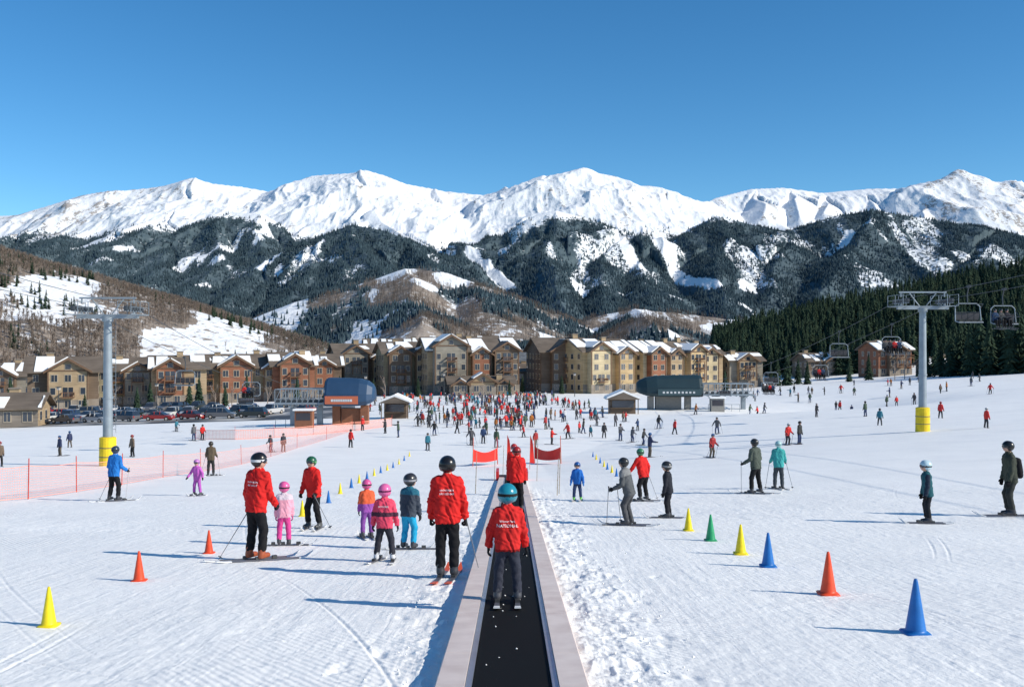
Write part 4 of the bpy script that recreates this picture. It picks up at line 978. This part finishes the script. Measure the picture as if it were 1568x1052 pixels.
# ------------------------------------------------------------ village
def wallmat(name,c):
    m,nt,N,L,b=new_mat(name); b.inputs['Roughness'].default_value=.8; b.inputs['Specular IOR Level'].default_value=.15
    tc=N.new('ShaderNodeTexCoord'); n=N.new('ShaderNodeTexNoise'); n.inputs['Scale'].default_value=.35; n.inputs['Detail'].default_value=7; L.new(tc.outputs['Object'],n.inputs['Vector'])
    mp=N.new('ShaderNodeMapping'); mp.inputs['Scale'].default_value=(.15,.15,3.5); L.new(tc.outputs['Object'],mp.inputs['Vector'])
    n2=N.new('ShaderNodeTexNoise'); n2.inputs['Scale'].default_value=1.6; n2.inputs['Detail'].default_value=3; L.new(mp.outputs['Vector'],n2.inputs['Vector'])
    ad=N.new('ShaderNodeMath'); ad.operation='ADD'; L.new(n.outputs['Fac'],ad.inputs[0]); L.new(n2.outputs['Fac'],ad.inputs[1])
    mr=N.new('ShaderNodeMapRange'); mr.inputs['From Min'].default_value=.7; mr.inputs['From Max'].default_value=1.3; mr.inputs['To Min'].default_value=.70; mr.inputs['To Max'].default_value=1.25; L.new(ad.outputs[0],mr.inputs['Value'])
    s=N.new('ShaderNodeVectorMath'); s.operation='SCALE'; s.inputs[0].default_value=c; L.new(mr.outputs['Result'],s.inputs['Scale']); L.new(s.outputs['Vector'],b.inputs['Base Color']); return m
W_TAN=wallmat('tan_siding',(.38,.28,.175)); W_OCH=wallmat('ochre_stucco',(.48,.35,.195)); W_RED=wallmat('redwood_siding',(.26,.115,.07)); W_BRN=wallmat('brown_siding',(.15,.11,.080)); W_GRY=wallmat('grey_siding',(.25,.225,.185)); STONE=wallmat('stone_base',(.24,.205,.17)); W_YEL=wallmat('cream_stucco',(.50,.41,.26)); W_OLV=wallmat('olive_siding',(.29,.25,.165))
ROOF=wallmat('brown_shingles',(.155,.125,.10)); TRIM=mat('timber_trim',(.15,.09,.055),.7,var=.15); FRAME=mat('window_frame',(.42,.35,.26),.6,var=.05); GLASS=mat('window_glass',(.03,.04,.055),.12,var=.4,vscale=.25,spec=.9); RAIL=mat('balcony_rail',(.19,.10,.055),.7,var=.15)
def lodge(name,x,y,yaw,L,D,fl,walls,bays,seed,base_drop=0,stone=True,snow=.6,fh=2.75):
    R=random.Random(seed); a=math.radians(yaw); ca,sa=math.cos(a),math.sin(a)
    g=min(gz(x,y),gz(x+ca*L,y+sa*L))-base_drop
    e=empty(name,(x+ca*L/2,y+sa*L/2,g))
    T=lambda v:(x+ca*v[0]-sa*v[1],y+sa*v[0]+ca*v[1],g+v[2])
    def nb(): m=MB(); m.T=T; return m
    H=fl*fh+.4; w=nb(); r=nb(); s=nb(); gl=nb(); fr=nb(); bal=nb(); ch=nb(); st=nb(); tr=nb()
    w.b2((0,0,-2),(L,D,H),0)
    rp=.44; rh=D/2*rp; ov=.9
    w.add([(0,0,H),(0,D,H),(0,D/2,H+rh)],[(0,1,2)],0); w.add([(L,0,H),(L,D,H),(L,D/2,H+rh)],[(2,1,0)],0)
    def slab(mb,p0,p1,p2,p3,t,m=0):
        up=[(q[0],q[1],q[2]+t) for q in (p0,p1,p2,p3)]; mb.add([p0,p1,p2,p3]+up,[(0,1,2,3)[::-1],(4,5,6,7),(0,1,5,4),(1,2,6,5),(2,3,7,6),(3,0,4,7)],m)
    ez=H-ov*rp+.05
    slab(r,(-ov,-ov,ez),(L+ov,-ov,ez),(L+ov,D/2,H+rh+.05),(-ov,D/2,H+rh+.05),.3)
    slab(r,(-ov,D/2,H+rh+.052),(L+ov,D/2,H+rh+.052),(L+ov,D+ov,ez),(-ov,D+ov,ez),.3)
    u=-ov+.1
    while u<L+ov-.5:
        ln=R.uniform(1.2,5.0); u2=min(L+ov-.1,u+ln)
        if R.random()<snow:
            f0=R.choice([0.02,.02,.02,.35,.5]); f1=R.uniform(max(f0+.15,.6),1)
            q=lambda f:( -ov+(D/2+ov)*f, ez+(H+rh+.05-ez)*f+.30)
            (ya,za),(yb,zb)=q(f0),q(f1); d=R.uniform(-.9,.6); slab(s,(u,ya,za+.01),(u2,ya+.0,za+.01),(u2+min(0,d),yb,zb+.01),(u+max(0,-d)*.5,yb,zb+.01),R.uniform(.15,.35))
        u=u2+R.uniform(0,.5)
    def window(mb_f,mb_g,uc,v,zc,ww,hh,face=-1,mull=True):
        mb_f.b2((uc-ww/2-.12,v-.07,zc-hh/2-.14),(uc+ww/2+.12,v+.02,zc+hh/2+.12),0)
        mb_g.b2((uc-ww/2,v-.10,zc-hh/2),(uc+ww/2,v-.06,zc+hh/2),0)
        if mull: mb_f.b2((uc-.04,v-.13,zc-hh/2),(uc+.04,v-.095,zc+hh/2),0)
    def balcony(uc,v,z,ww,dp=1.5):
        gl.b2((uc-ww/2+.3,v-.06,z+.05),(uc+ww/2-.3,v+.0,z+2.05),0); fr.b2((uc-.06,v-.10,z+.05),(uc+.06,v-.055,z+2.05),0)
        bal.b2((uc-ww/2,v-dp,z-.14),(uc+ww/2,v-.01,z+.02),0); bal.b2((uc-ww/2,v-dp,z+.94),(uc+ww/2,v-dp+.1,z+1.04),0)
        n=int(ww/.32)
        for k in range(n+1): bal.b2((uc-ww/2+k*ww/n-.035,v-dp+.02,z+.02),(uc-ww/2+k*ww/n+.035,v-dp+.08,z+.94),0)
        for sd in (-1,1): bal.b2((uc+sd*(ww/2-.08)-.08,v-dp,z-fh if z>fh+.5 else z-.14),(uc+sd*(ww/2-.08)+.08,v-dp+.16,z-.141),0); bal.b2((min(uc+sd*ww/2,uc+sd*(ww/2-.08)),v-dp+.1,z+.5),(max(uc+sd*ww/2,uc+sd*(ww/2-.08)),v-.02,z+1.02),0)
    if stone: st.b2((-.12,-.14,-2),(L+.12,-.003,fh*.95),0)
    occupied=[]
    for bi,(bc,bw,bp_,wi,ex) in enumerate(bays):
        Hb=H+ex; occupied.append((bc-bw/2-.2,bc+bw/2+.2))
        w.b2((bc-bw/2,-bp_,-2),(bc+bw/2,D*.4,Hb),wi)
        rr=.60; bh=bw/2*rr; w.add([(bc-bw/2,-bp_,Hb),(bc+bw/2,-bp_,Hb),(bc,-bp_,Hb+bh)],[(0,1,2)],wi)
        zz=Hb-.8*rr+.04; yb=D/2
        slab(r,(bc-bw/2-.8,-bp_-.9,zz),(bc,-bp_-.9,Hb+bh+.04),(bc,yb,Hb+bh+.04),(bc-bw/2-.8,yb,zz),.28)
        slab(r,(bc,-bp_-.9,Hb+bh+.043),(bc+bw/2+.8,-bp_-.9,zz+.003),(bc+bw/2+.8,yb,zz+.003),(bc,yb,Hb+bh+.043),.28)
        for sd in (-1,1):
            if R.random()<snow+.2:
                f0=R.choice([.05,.2,.4]); f1=.95
                xa=bc+sd*(bw/2+.8)*(1-f0); xb=bc+sd*(bw/2+.8)*(1-f1); za=zz+(Hb+bh+.04-zz)*f0+.3; zb=zz+(Hb+bh+.04-zz)*f1+.3
                ya=-bp_-.85+R.uniform(0,1.5)
                pts=[(xa,ya,za),(xb,ya,zb),(xb,yb-.5,zb),(xa,yb-.5,za)]
                slab(s,*(pts if sd<0 else pts[::-1]),.28)
        for sd in (-1,1):
            tr.add([(bc+sd*(bw/2+.8),-bp_-.93,zz-.25),(bc,-bp_-.93,Hb+bh-.22),(bc,-bp_-.93,Hb+bh+.30),(bc+sd*(bw/2+.8),-bp_-.93,zz+.26)],[(0,1,2,3)],0)
        tr.b2((bc-bw/2,-bp_-.12,Hb-.2),(bc+bw/2,-bp_-.003,Hb+.05),0)
        for sd in (-1,1): tr.b2((bc+sd*(bw/2-.12)-.14,-bp_-.10,0),(bc+sd*(bw/2-.12)+.14,-bp_-.002,Hb-.2),0)
        window(fr,gl,bc,-bp_,Hb+bh*.30,1.1,1.0,mull=False)
        if stone: st.b2((bc-bw/2-.1,-bp_-.15,-2),(bc+bw/2+.1,-bp_-.11,fh*.95),0)
        for f in range(fl+int(ex/fh)):
            z=f*fh+.5
            if f>0 and bw>5.5 and R.random()<.65:
                balcony(bc,-bp_,z,2.6,1.3); 
                for sd in (-1,1): window(fr,gl,bc+sd*(bw/2-1.05),-bp_,z+1.25,.95,1.4,mull=False)
            else:
                n=max(2,int(bw/2.2))
                for k in range(n): window(fr,gl,bc-bw/2+bw*(k+.5)/n,-bp_-(.16 if (stone and f==0) else 0),z+1.25,1.15,1.4)
    u=1.6
    while u<L-1.2:
        if not any(a_-1.0<u<b_+1.0 for a_,b_ in occupied):
            bb=R.random()<.38
            for f in range(fl):
                z=f*fh+.5
                if bb and f>0: balcony(u,0,z,2.5)
                else: window(fr,gl,u,-(.15 if (stone and f==0) else 0),z+1.25,R.choice([1.25,1.25,.9]),1.4)
        u+=R.uniform(2.6,3.2)
    for xe,sd in ((0,-1),(L,1)):
        for f in range(fl):
            for vv in np.arange(2,D-1,3.2):
                z=f*fh+1.75
                lo=(xe-.07,vv-.65,z-.8) if sd<0 else (xe-.0,vv-.65,z-.8); hi=(xe+.0,vv+.65,z+.8) if sd<0 else (xe+.07,vv+.65,z+.8)
                fr.b2(lo,hi,0)
                gl.b2((xe-.10,vv-.5,z-.65) if sd<0 else (xe+.02,vv-.5,z-.65),(xe-.02,vv+.5,z+.65) if sd<0 else (xe+.10,vv+.5,z+.65),0)
    for k in range(max(1,int(L/11))):
        uc=R.uniform(2,L-2); vc=D/2+R.uniform(-2,2); zt=H+rh+R.uniform(.5,1.3)
        ch.b2((uc-.7,vc-.6,H-.5),(uc+.7,vc+.6,zt),0); ch.b2((uc-.85,vc-.75,zt),(uc+.85,vc+.75,zt+.2),1)
    w.obj('walls',walls,e); r.obj('roof',[ROOF],e)
    if s.v: s.obj('roof_snow',[ROOFSNOW],e)
    gl.obj('windows',[GLASS],e); fr.obj('window_frames',[FRAME],e)
    if bal.v: bal.obj('balconies',[RAIL],e)
    ch.obj('chimneys',[W_TAN,STONE],e)
    if st.v: st.obj('stone_base',[STONE],e)
    tr.obj('timber_trim',[TRIM],e) if tr.v else None
    return e
CB='condominium_building'
lodge(CB,PX(516,276),276,20,15,13,4,[W_BRN,W_GRY,W_OLV],[(5,7,2,1,.5),(12,4.5,1.2,2,-.8)],2)
lodge(CB,PX(588,264),264,18,13,12,4,[W_OLV,W_BRN,W_TAN],[(4,6,2.4,1,-.2),(10.5,4.5,1.5,2,.2)],1)
lodge(CB,PX(655,256),256,15,24,15,4,[W_TAN,W_RED,W_BRN,W_GRY],[(5.5,8.5,3.2,3,1.4),(14,5,1.4,1,-.8),(20.5,6.5,2.2,2,.2)],22)
lodge(CB,PX(560,300),300,10,20,14,5,[W_GRY,W_BRN],[(8,7,2,1,0)],21,base_drop=1.0,snow=.8)
lodge(CB,PX(680,305),305,10,18,14,5,[W_BRN,W_OLV],[(6,6,2,1,0),(14,5,2,1,-.5)],23,base_drop=.8,snow=.8)
lodge('lodge_entrance_pavilion',PX(690,250),248,10,16,6,1,[W_BRN,W_TAN],[(8,6.5,1.5,1,.3),(2.5,3.5,.8,1,-.3),(13.5,3.5,.8,1,-.3)],3,snow=.4)
lodge(CB,PX(790,292),292,5,8,10,2,[W_GRY,W_TAN],[],4,snow=.9)
lodge(CB,PX(829,272),272,14,14,16,4,[W_BRN,W_BRN,W_RED],[(7,9,2.2,1,.3)],5)
lodge(CB,PX(893,264),264,30,17,14,4,[W_OCH,W_YEL,W_TAN,W_OCH],[(4.5,6.5,2,1,.3),(13,5,1.8,0,-.6)],6,snow=.85)
lodge(CB,PX(985,277),277,34,22,13,4,[W_YEL,W_OCH,W_TAN,W_RED],[(4,5.5,2,3,-.3),(11.5,5,1.2,2,-.8),(19,6.5,2.2,1,.2)],62,snow=.85)
lodge(CB,PX(1062,296),296,20,10,12,4,[W_TAN,W_YEL,W_OCH],[(5,5.5,1.5,1,0)],63,snow=.7,base_drop=.5)
lodge(CB,PX(822,312),312,5,46,14,4,[W_GRY,W_BRN],[(10,7,2,1,0),(30,7,2,1,0)],61,snow=.85)
lodge(CB,PX(1117,300),300,14,11,10,3,[W_GRY,W_TAN],[(5.5,6,1.2,1,0)],7)
# left row
lodge(CB,PX(42,212),212,22,14,13,3,[W_BRN,W_TAN,W_GRY],[(8,8,2.2,1,.3)],8,snow=.3)
lodge(CB,PX(148,230),230,18,14,12,3,[W_OLV,W_GRY,W_BRN],[(9,6,2,1,-.2)],9,snow=.3)
lodge(CB,PX(232,226),226,20,12,12,3,[W_TAN,W_RED,W_BRN],[(4,6,2,1,.2)],91,snow=.45)
lodge(CB,PX(308,238),238,20,22,13,3,[W_OLV,W_RED,W_TAN],[(8,7.5,2.4,1,.4),(17,5,1.6,2,-.4)],10,snow=.7)
lodge(CB,PX(418,240),240,20,10,13,3,[W_RED,W_RED,W_BRN],[(5,7,2.0,1,.5)],11,snow=.7)
lodge(CB,PX(470,262),262,14,9,12,3,[W_BRN,W_RED,W_BRN],[(4.5,5,1.2,1,.0)],111,snow=.6)
lodge(CB,PX(-60,262),262,14,36,13,3,[W_GRY,W_BRN,W_RED],[(10,7,2,1,0),(26,7,2,2,0)],12,snow=.6)
lodge(CB,PX(120,282),282,12,42,13,3,[W_TAN,W_BRN,W_RED],[(8,7,2,1,0),(22,7,2,2,0),(36,6,2,1,0)],13,snow=.7)
lodge(CB,PX(350,292),292,12,32,13,3,[W_BRN,W_RED,W_TAN],[(8,7,2,1,0),(24,7,2,2,0)],14,snow=.7)
lodge('shop_building',PX(-36,150),150,12,8.5,8,1,[W_TAN,W_BRN],[],15,snow=.6)
lodge('hillside_lodge',PX(1238,345),345,14,19,11,2,[W_BRN,W_GRY],[(9,6,1.5,1,0)],16,snow=.9)
lodge('hillside_lodge',PX(1345,315),315,14,12,11,3,[W_RED,W_BRN],[(6,6,1.5,1,0)],17,snow=.9)
lodge('hillside_lodge',PX(1425,292),292,5,14,9,1,[W_BRN,W_GRY],[],18,snow=.9)
def kiosk(X,Y,w_,d_,h_):
    g=gz(X,Y); e=empty('ticket_kiosk',(X,Y,g)); mb=MB(); mb.b2((X-w_/2,Y-d_/2,g-.3),(X+w_/2,Y+d_/2,g+h_),0); mb.b2((X-w_/2+.3,Y-d_/2-.05,g+1),(X+w_/2-.3,Y-d_/2+.02,g+2.1),1); mb.b2((X-w_/2,Y-d_/2-.4,g+.9),(X+w_/2,Y-d_/2-.003,g+1.0),0)
    for sx in (-1,1): mb.b2((X+sx*(w_/2+.3)-.06,Y-d_/2-.8,g-.2),(X+sx*(w_/2+.3)+.06,Y-d_/2-.68,g+h_),0)
    mb.obj('walls',[W_BRN,GLASS],e); r=MB(); r.extr([(X-w_/2-.7,g+h_),(X+w_/2+.7,g+h_),(X,g+h_+w_*.28)],Y-d_/2-1,Y+d_/2+.6,0); r.obj('roof',[ROOF],e)
    s=MB(); s.extr([(X-w_/2-.72,g+h_+.06),(X,g+h_+w_*.28+.03),(X+w_/2+.72,g+h_+.06),(X+w_/2+.5,g+h_+.38),(X,g+h_+w_*.28+.38),(X-w_/2-.5,g+h_+.38)][::-1],Y-d_/2-.9,Y+d_/2+.5,0); s.obj('roof_snow',[ROOFSNOW],e)
kiosk(PX(607,145),145,3.2,3.0,2.3); kiosk(PX(952,158),158,4.0,3.3,2.3)
def parking():
    a=np.linspace(-85,-26,40); b=np.linspace(150,205,30); A,B=np.meshgrid(a,b); A=A*(B/165); z=ground(A,B)+.06
    idx=np.arange(A.size).reshape(A.shape); f=np.stack([idx[:-1,:-1],idx[:-1,1:],idx[1:,1:],idx[1:,:-1]],-1).reshape(-1,4)
    m,nt,N,L,bb=new_mat('wet_asphalt_with_slush'); tc=N.new('ShaderNodeTexCoord'); n=N.new('ShaderNodeTexNoise'); n.inputs['Scale'].default_value=.12; n.inputs['Detail'].default_value=7; L.new(tc.outputs['Object'],n.inputs['Vector'])
    r=N.new('ShaderNodeValToRGB'); r.color_ramp.elements[0].position=.45; r.color_ramp.elements[0].color=(.05,.05,.052,1); r.color_ramp.elements[1].position=.6; r.color_ramp.elements[1].color=(.5,.48,.45,1); L.new(n.outputs['Fac'],r.inputs['Fac']); L.new(r.outputs['Color'],bb.inputs['Base Color']); bb.inputs['Roughness'].default_value=.6
    link('parking_lot',arrays_mesh('parking_lot',np.stack([A,B,z],-1).reshape(-1,3),f,[m]))
parking()
CARP=random_mat('car_paint',[(.5,.5,.5),(.02,.02,.022),(.35,.36,.38),(.3,.02,.02),(.03,.06,.16),(.12,.12,.13),(.6,.6,.58),(.02,.03,.03),(.25,.22,.17)],.25,.6)
TYRE=mat('tyre',(.02,.02,.02),.8,var=0); CLAMP=mat('lamp',(.5,.45,.4),.2,var=0)
def car_mesh(kind):
    mb=MB(); Ln,W,H=(4.7,1.85,1.75) if kind==0 else (4.6,1.8,1.45)
    low=[(-Ln/2,.35),(-Ln/2,.85),(-Ln/2+.15,1.0 if kind==0 else .88),(-1.0,1.02 if kind==0 else .92),(Ln/2-.9,1.0 if kind==0 else .9),(Ln/2-.1,.82),(Ln/2,.6),(Ln/2,.32)]
    cab=[(-Ln/2+.15,1.0),(-Ln/2+.45,H-.05),(-.2,H),(.6,H-.06),(1.25,1.02)] if kind==0 else [(-Ln/2+.75,.9),(-1.0,H-.06),(0,H),(.4,H-.03),(1.2,.92)]
    def loft(prof,ws,m):
        n=len(prof); vs=[]
        for s_,k in ws:
            for (x,z) in prof: vs.append((x*k,s_,z))
        fs=[(q*n+i,q*n+(i+1)%n,(q+1)*n+(i+1)%n,(q+1)*n+i) for q in range(len(ws)-1) for i in range(n)]+[tuple(range(n-1,-1,-1)),tuple(range((len(ws)-1)*n,len(ws)*n))]
        mb.add(vs,fs,m)
    loft(low,[(-W/2,.97),(-W/2+.12,1),(W/2-.12,1),(W/2,.97)],0)
    n=len(cab); vs=[(x,sd*(W/2-.10 if z<1.05 else W/2-.30),z) for sd in (-1,1) for (x,z) in cab]
    mb.add(vs,[tuple(range(n-1,-1,-1)),tuple(range(n,2*n)),(0,1,n+1,n),(n-2,n-1,2*n-1,2*n-2)],1)
    mb.add(vs,[(i,i+1,n+i+1,n+i) for i in range(1,n-2)],0)
    for x in (-.55,.35): mb.b2((x-.05,-W/2+.12,1.0),(x+.05,W/2-.12,H-.03),0)
    for x in (-Ln/2+.85,Ln/2-.85):
        for sd in (-1,1): mb.cyl((x,sd*(W/2-.2),.34),(x,sd*(W/2+.02),.34),.34,.34,16,2); mb.cyl((x,sd*(W/2+.02),.34),(x,sd*(W/2+.035),.34),.19,.19,10,3)
    for sd in (-1,1): mb.b2((Ln/2-.06,sd*.65-.2,.62),(Ln/2+.02,sd*.65+.2,.76),3); mb.b2((-Ln/2-.02,sd*.75-.1,.7),(-Ln/2+.05,sd*.75+.1,.95),4)
    me=bpy.data.meshes.new('car'); me.from_pydata(mb.v,[],mb.f)
    for m in (CARP,GLASS,TYRE,CLAMP,plast((.4,.02,.02))): me.materials.append(m)
    me.polygons.foreach_set('material_index',mb.m); me.update(); return me
CM=[car_mesh(0),car_mesh(1)]
for row,(Y,u0,u1) in enumerate([(158,55,420),(168,60,470),(182,50,510),(196,70,520)]):
    u=u0
    while u<u1:
        if random.random()<.82:
            o=bpy.data.objects.new('parked_car',random.choice(CM)); scene.collection.objects.link(o); yy=Y+random.uniform(-.5,.5); X=PX(u,yy)
            o.location=(X,yy,gz(X,yy)+.06); o.rotation_euler=(0,0,random.choice([0,math.pi])+math.pi/2*(row%2)+random.uniform(-.5,.1))
        u+=random.uniform(44,52) if row%2==0 else random.uniform(22,30)
# village trees
def conifer(px,Y,h,seed):
    X=PX(px,Y); V,Fc,M=conifer_template(22,10,seed); w_=h*.42; V=V*np.array([w_,w_,h]); V=V+np.array([X,Y,gz(X,Y)])
    link('conifer_tree',arrays_mesh('conifer_tree',V,Fc,[CONI,BARK],M))
for i,(px,Y,h) in enumerate([(16,205,8),(-8,190,9),(305,215,7),(378,222,7),(520,240,6),(290,222,6),(640,243,5),(1190,300,9),(1205,295,11),(1222,300,8),(1236,290,7),(1300,285,6),(1330,290,8),(1420,272,8),(1440,265,11),(1455,260,13),(1470,262,15),(1485,250,14),(1500,256,17),(1515,246,14),(1530,250,17),(1545,242,15),(1560,246,18),(1580,240,17),(1600,235,16),(1180,310,7),(800,270,5),(1110,265,6),(70,205,5),(860,262,5),(230,210,6),(1462,274,15),(1492,268,16),(1522,262,15),(1552,258,18),(1412,282,10),(1432,286,12),(455,228,6),(210,208,5),(345,212,5),(1050,262,5),(1020,260,4),(130,206,4),(498,236,5),(572,240,5),(780,246,4)]): conifer(px,Y,h,100+i)
ASPB=mat('aspen_bark',(.28,.22,.18),.8,var=.2)
def aspen(px,Y,h,seed):
    R=random.Random(seed); X=PX(px,Y); g=gz(X,Y); mb=MB()
    def br(p,d,l,r_,dep):
        q=p+d*l; mb.cyl(p,q,r_,r_*.6,5,0)
        if dep==0: return
        for k in range(4):
            f=R.uniform(.35,1); nd=(d+Vector((R.uniform(-.8,.8),R.uniform(-.8,.8),R.uniform(-.1,.5)))).normalized(); br(p+d*l*f,nd,l*R.uniform(.4,.6),r_*.5,dep-1)
    br(Vector((X,Y,g-.2)),Vector((0,0,1)),h*.55,.12,3)
    mb.obj('aspen_tree',[ASPB],None)
for i,(px,Y,h) in enumerate([(1385,268,9),(1370,262,7),(330,205,6),(355,208,6),(590,235,6),(1150,262,6),(950,248,5),(740,240,5),(175,205,6),(410,215,6)]): aspen(px,Y,h,i)
for i,(px,Y) in enumerate([(560,215),(680,235),(880,235),(240,190),(90,180)]):
    X=PX(px,Y); g=gz(X,Y); mb=MB(); mb.cyl((X,Y,g),(X,Y,g+5),.09,.06,8,0); mb.b2((X-.25,Y-.25,g+5),(X+.25,Y+.25,g+5.5),1); mb.b2((X-.4,Y-.4,g+5.5),(X+.4,Y+.4,g+5.6),0); mb.obj('street_lamp',[DARKM,CLAMP],None)
print('village',time.time()-T0)

# ------------------------------------------------------------ light, sky, camera
EL=math.radians(30.5)
sd=Vector((.94*math.cos(EL),-.34*math.cos(EL),math.sin(EL))).normalized()
sun=bpy.data.lights.new('sun','SUN'); sun.energy=5.0; sun.angle=math.radians(.5); sun.color=(1,.94,.82)
so=bpy.data.objects.new('sun',sun); so.rotation_euler=sd.to_track_quat('Z','Y').to_euler(); so.location=(50,-30,60); scene.collection.objects.link(so)
w=bpy.data.worlds.new('World'); scene.world=w; w.use_nodes=True; N=w.node_tree.nodes; L=w.node_tree.links; bg=N['Background']
sky=N.new('ShaderNodeTexSky'); sky.sky_type='NISHITA'; sky.sun_disc=False; sky.sun_elevation=math.asin(sd.z); sky.sun_rotation=math.atan2(sd.x,sd.y); sky.altitude=2600; sky.air_density=1.0; sky.dust_density=.5; sky.ozone_density=2.6
hs=N.new('ShaderNodeHueSaturation'); hs.inputs['Saturation'].default_value=1.27; L.new(sky.outputs['Color'],hs.inputs['Color'])
vm=N.new('ShaderNodeVectorMath'); vm.operation='MULTIPLY'; vm.inputs[1].default_value=(1.02,1.16,1.10); L.new(hs.outputs['Color'],vm.inputs[0]); L.new(vm.outputs['Vector'],bg.inputs['Color']); bg.inputs['Strength'].default_value=.138
cam=bpy.data.cameras.new('camera'); cam.sensor_width=36; cam.lens=35; cam.clip_start=.1; cam.clip_end=20000
co=bpy.data.objects.new('camera',cam); co.location=(0,0,0); co.rotation_euler=(math.radians(90),0,0); scene.collection.objects.link(co); scene.camera=co
print('done',time.time()-T0)
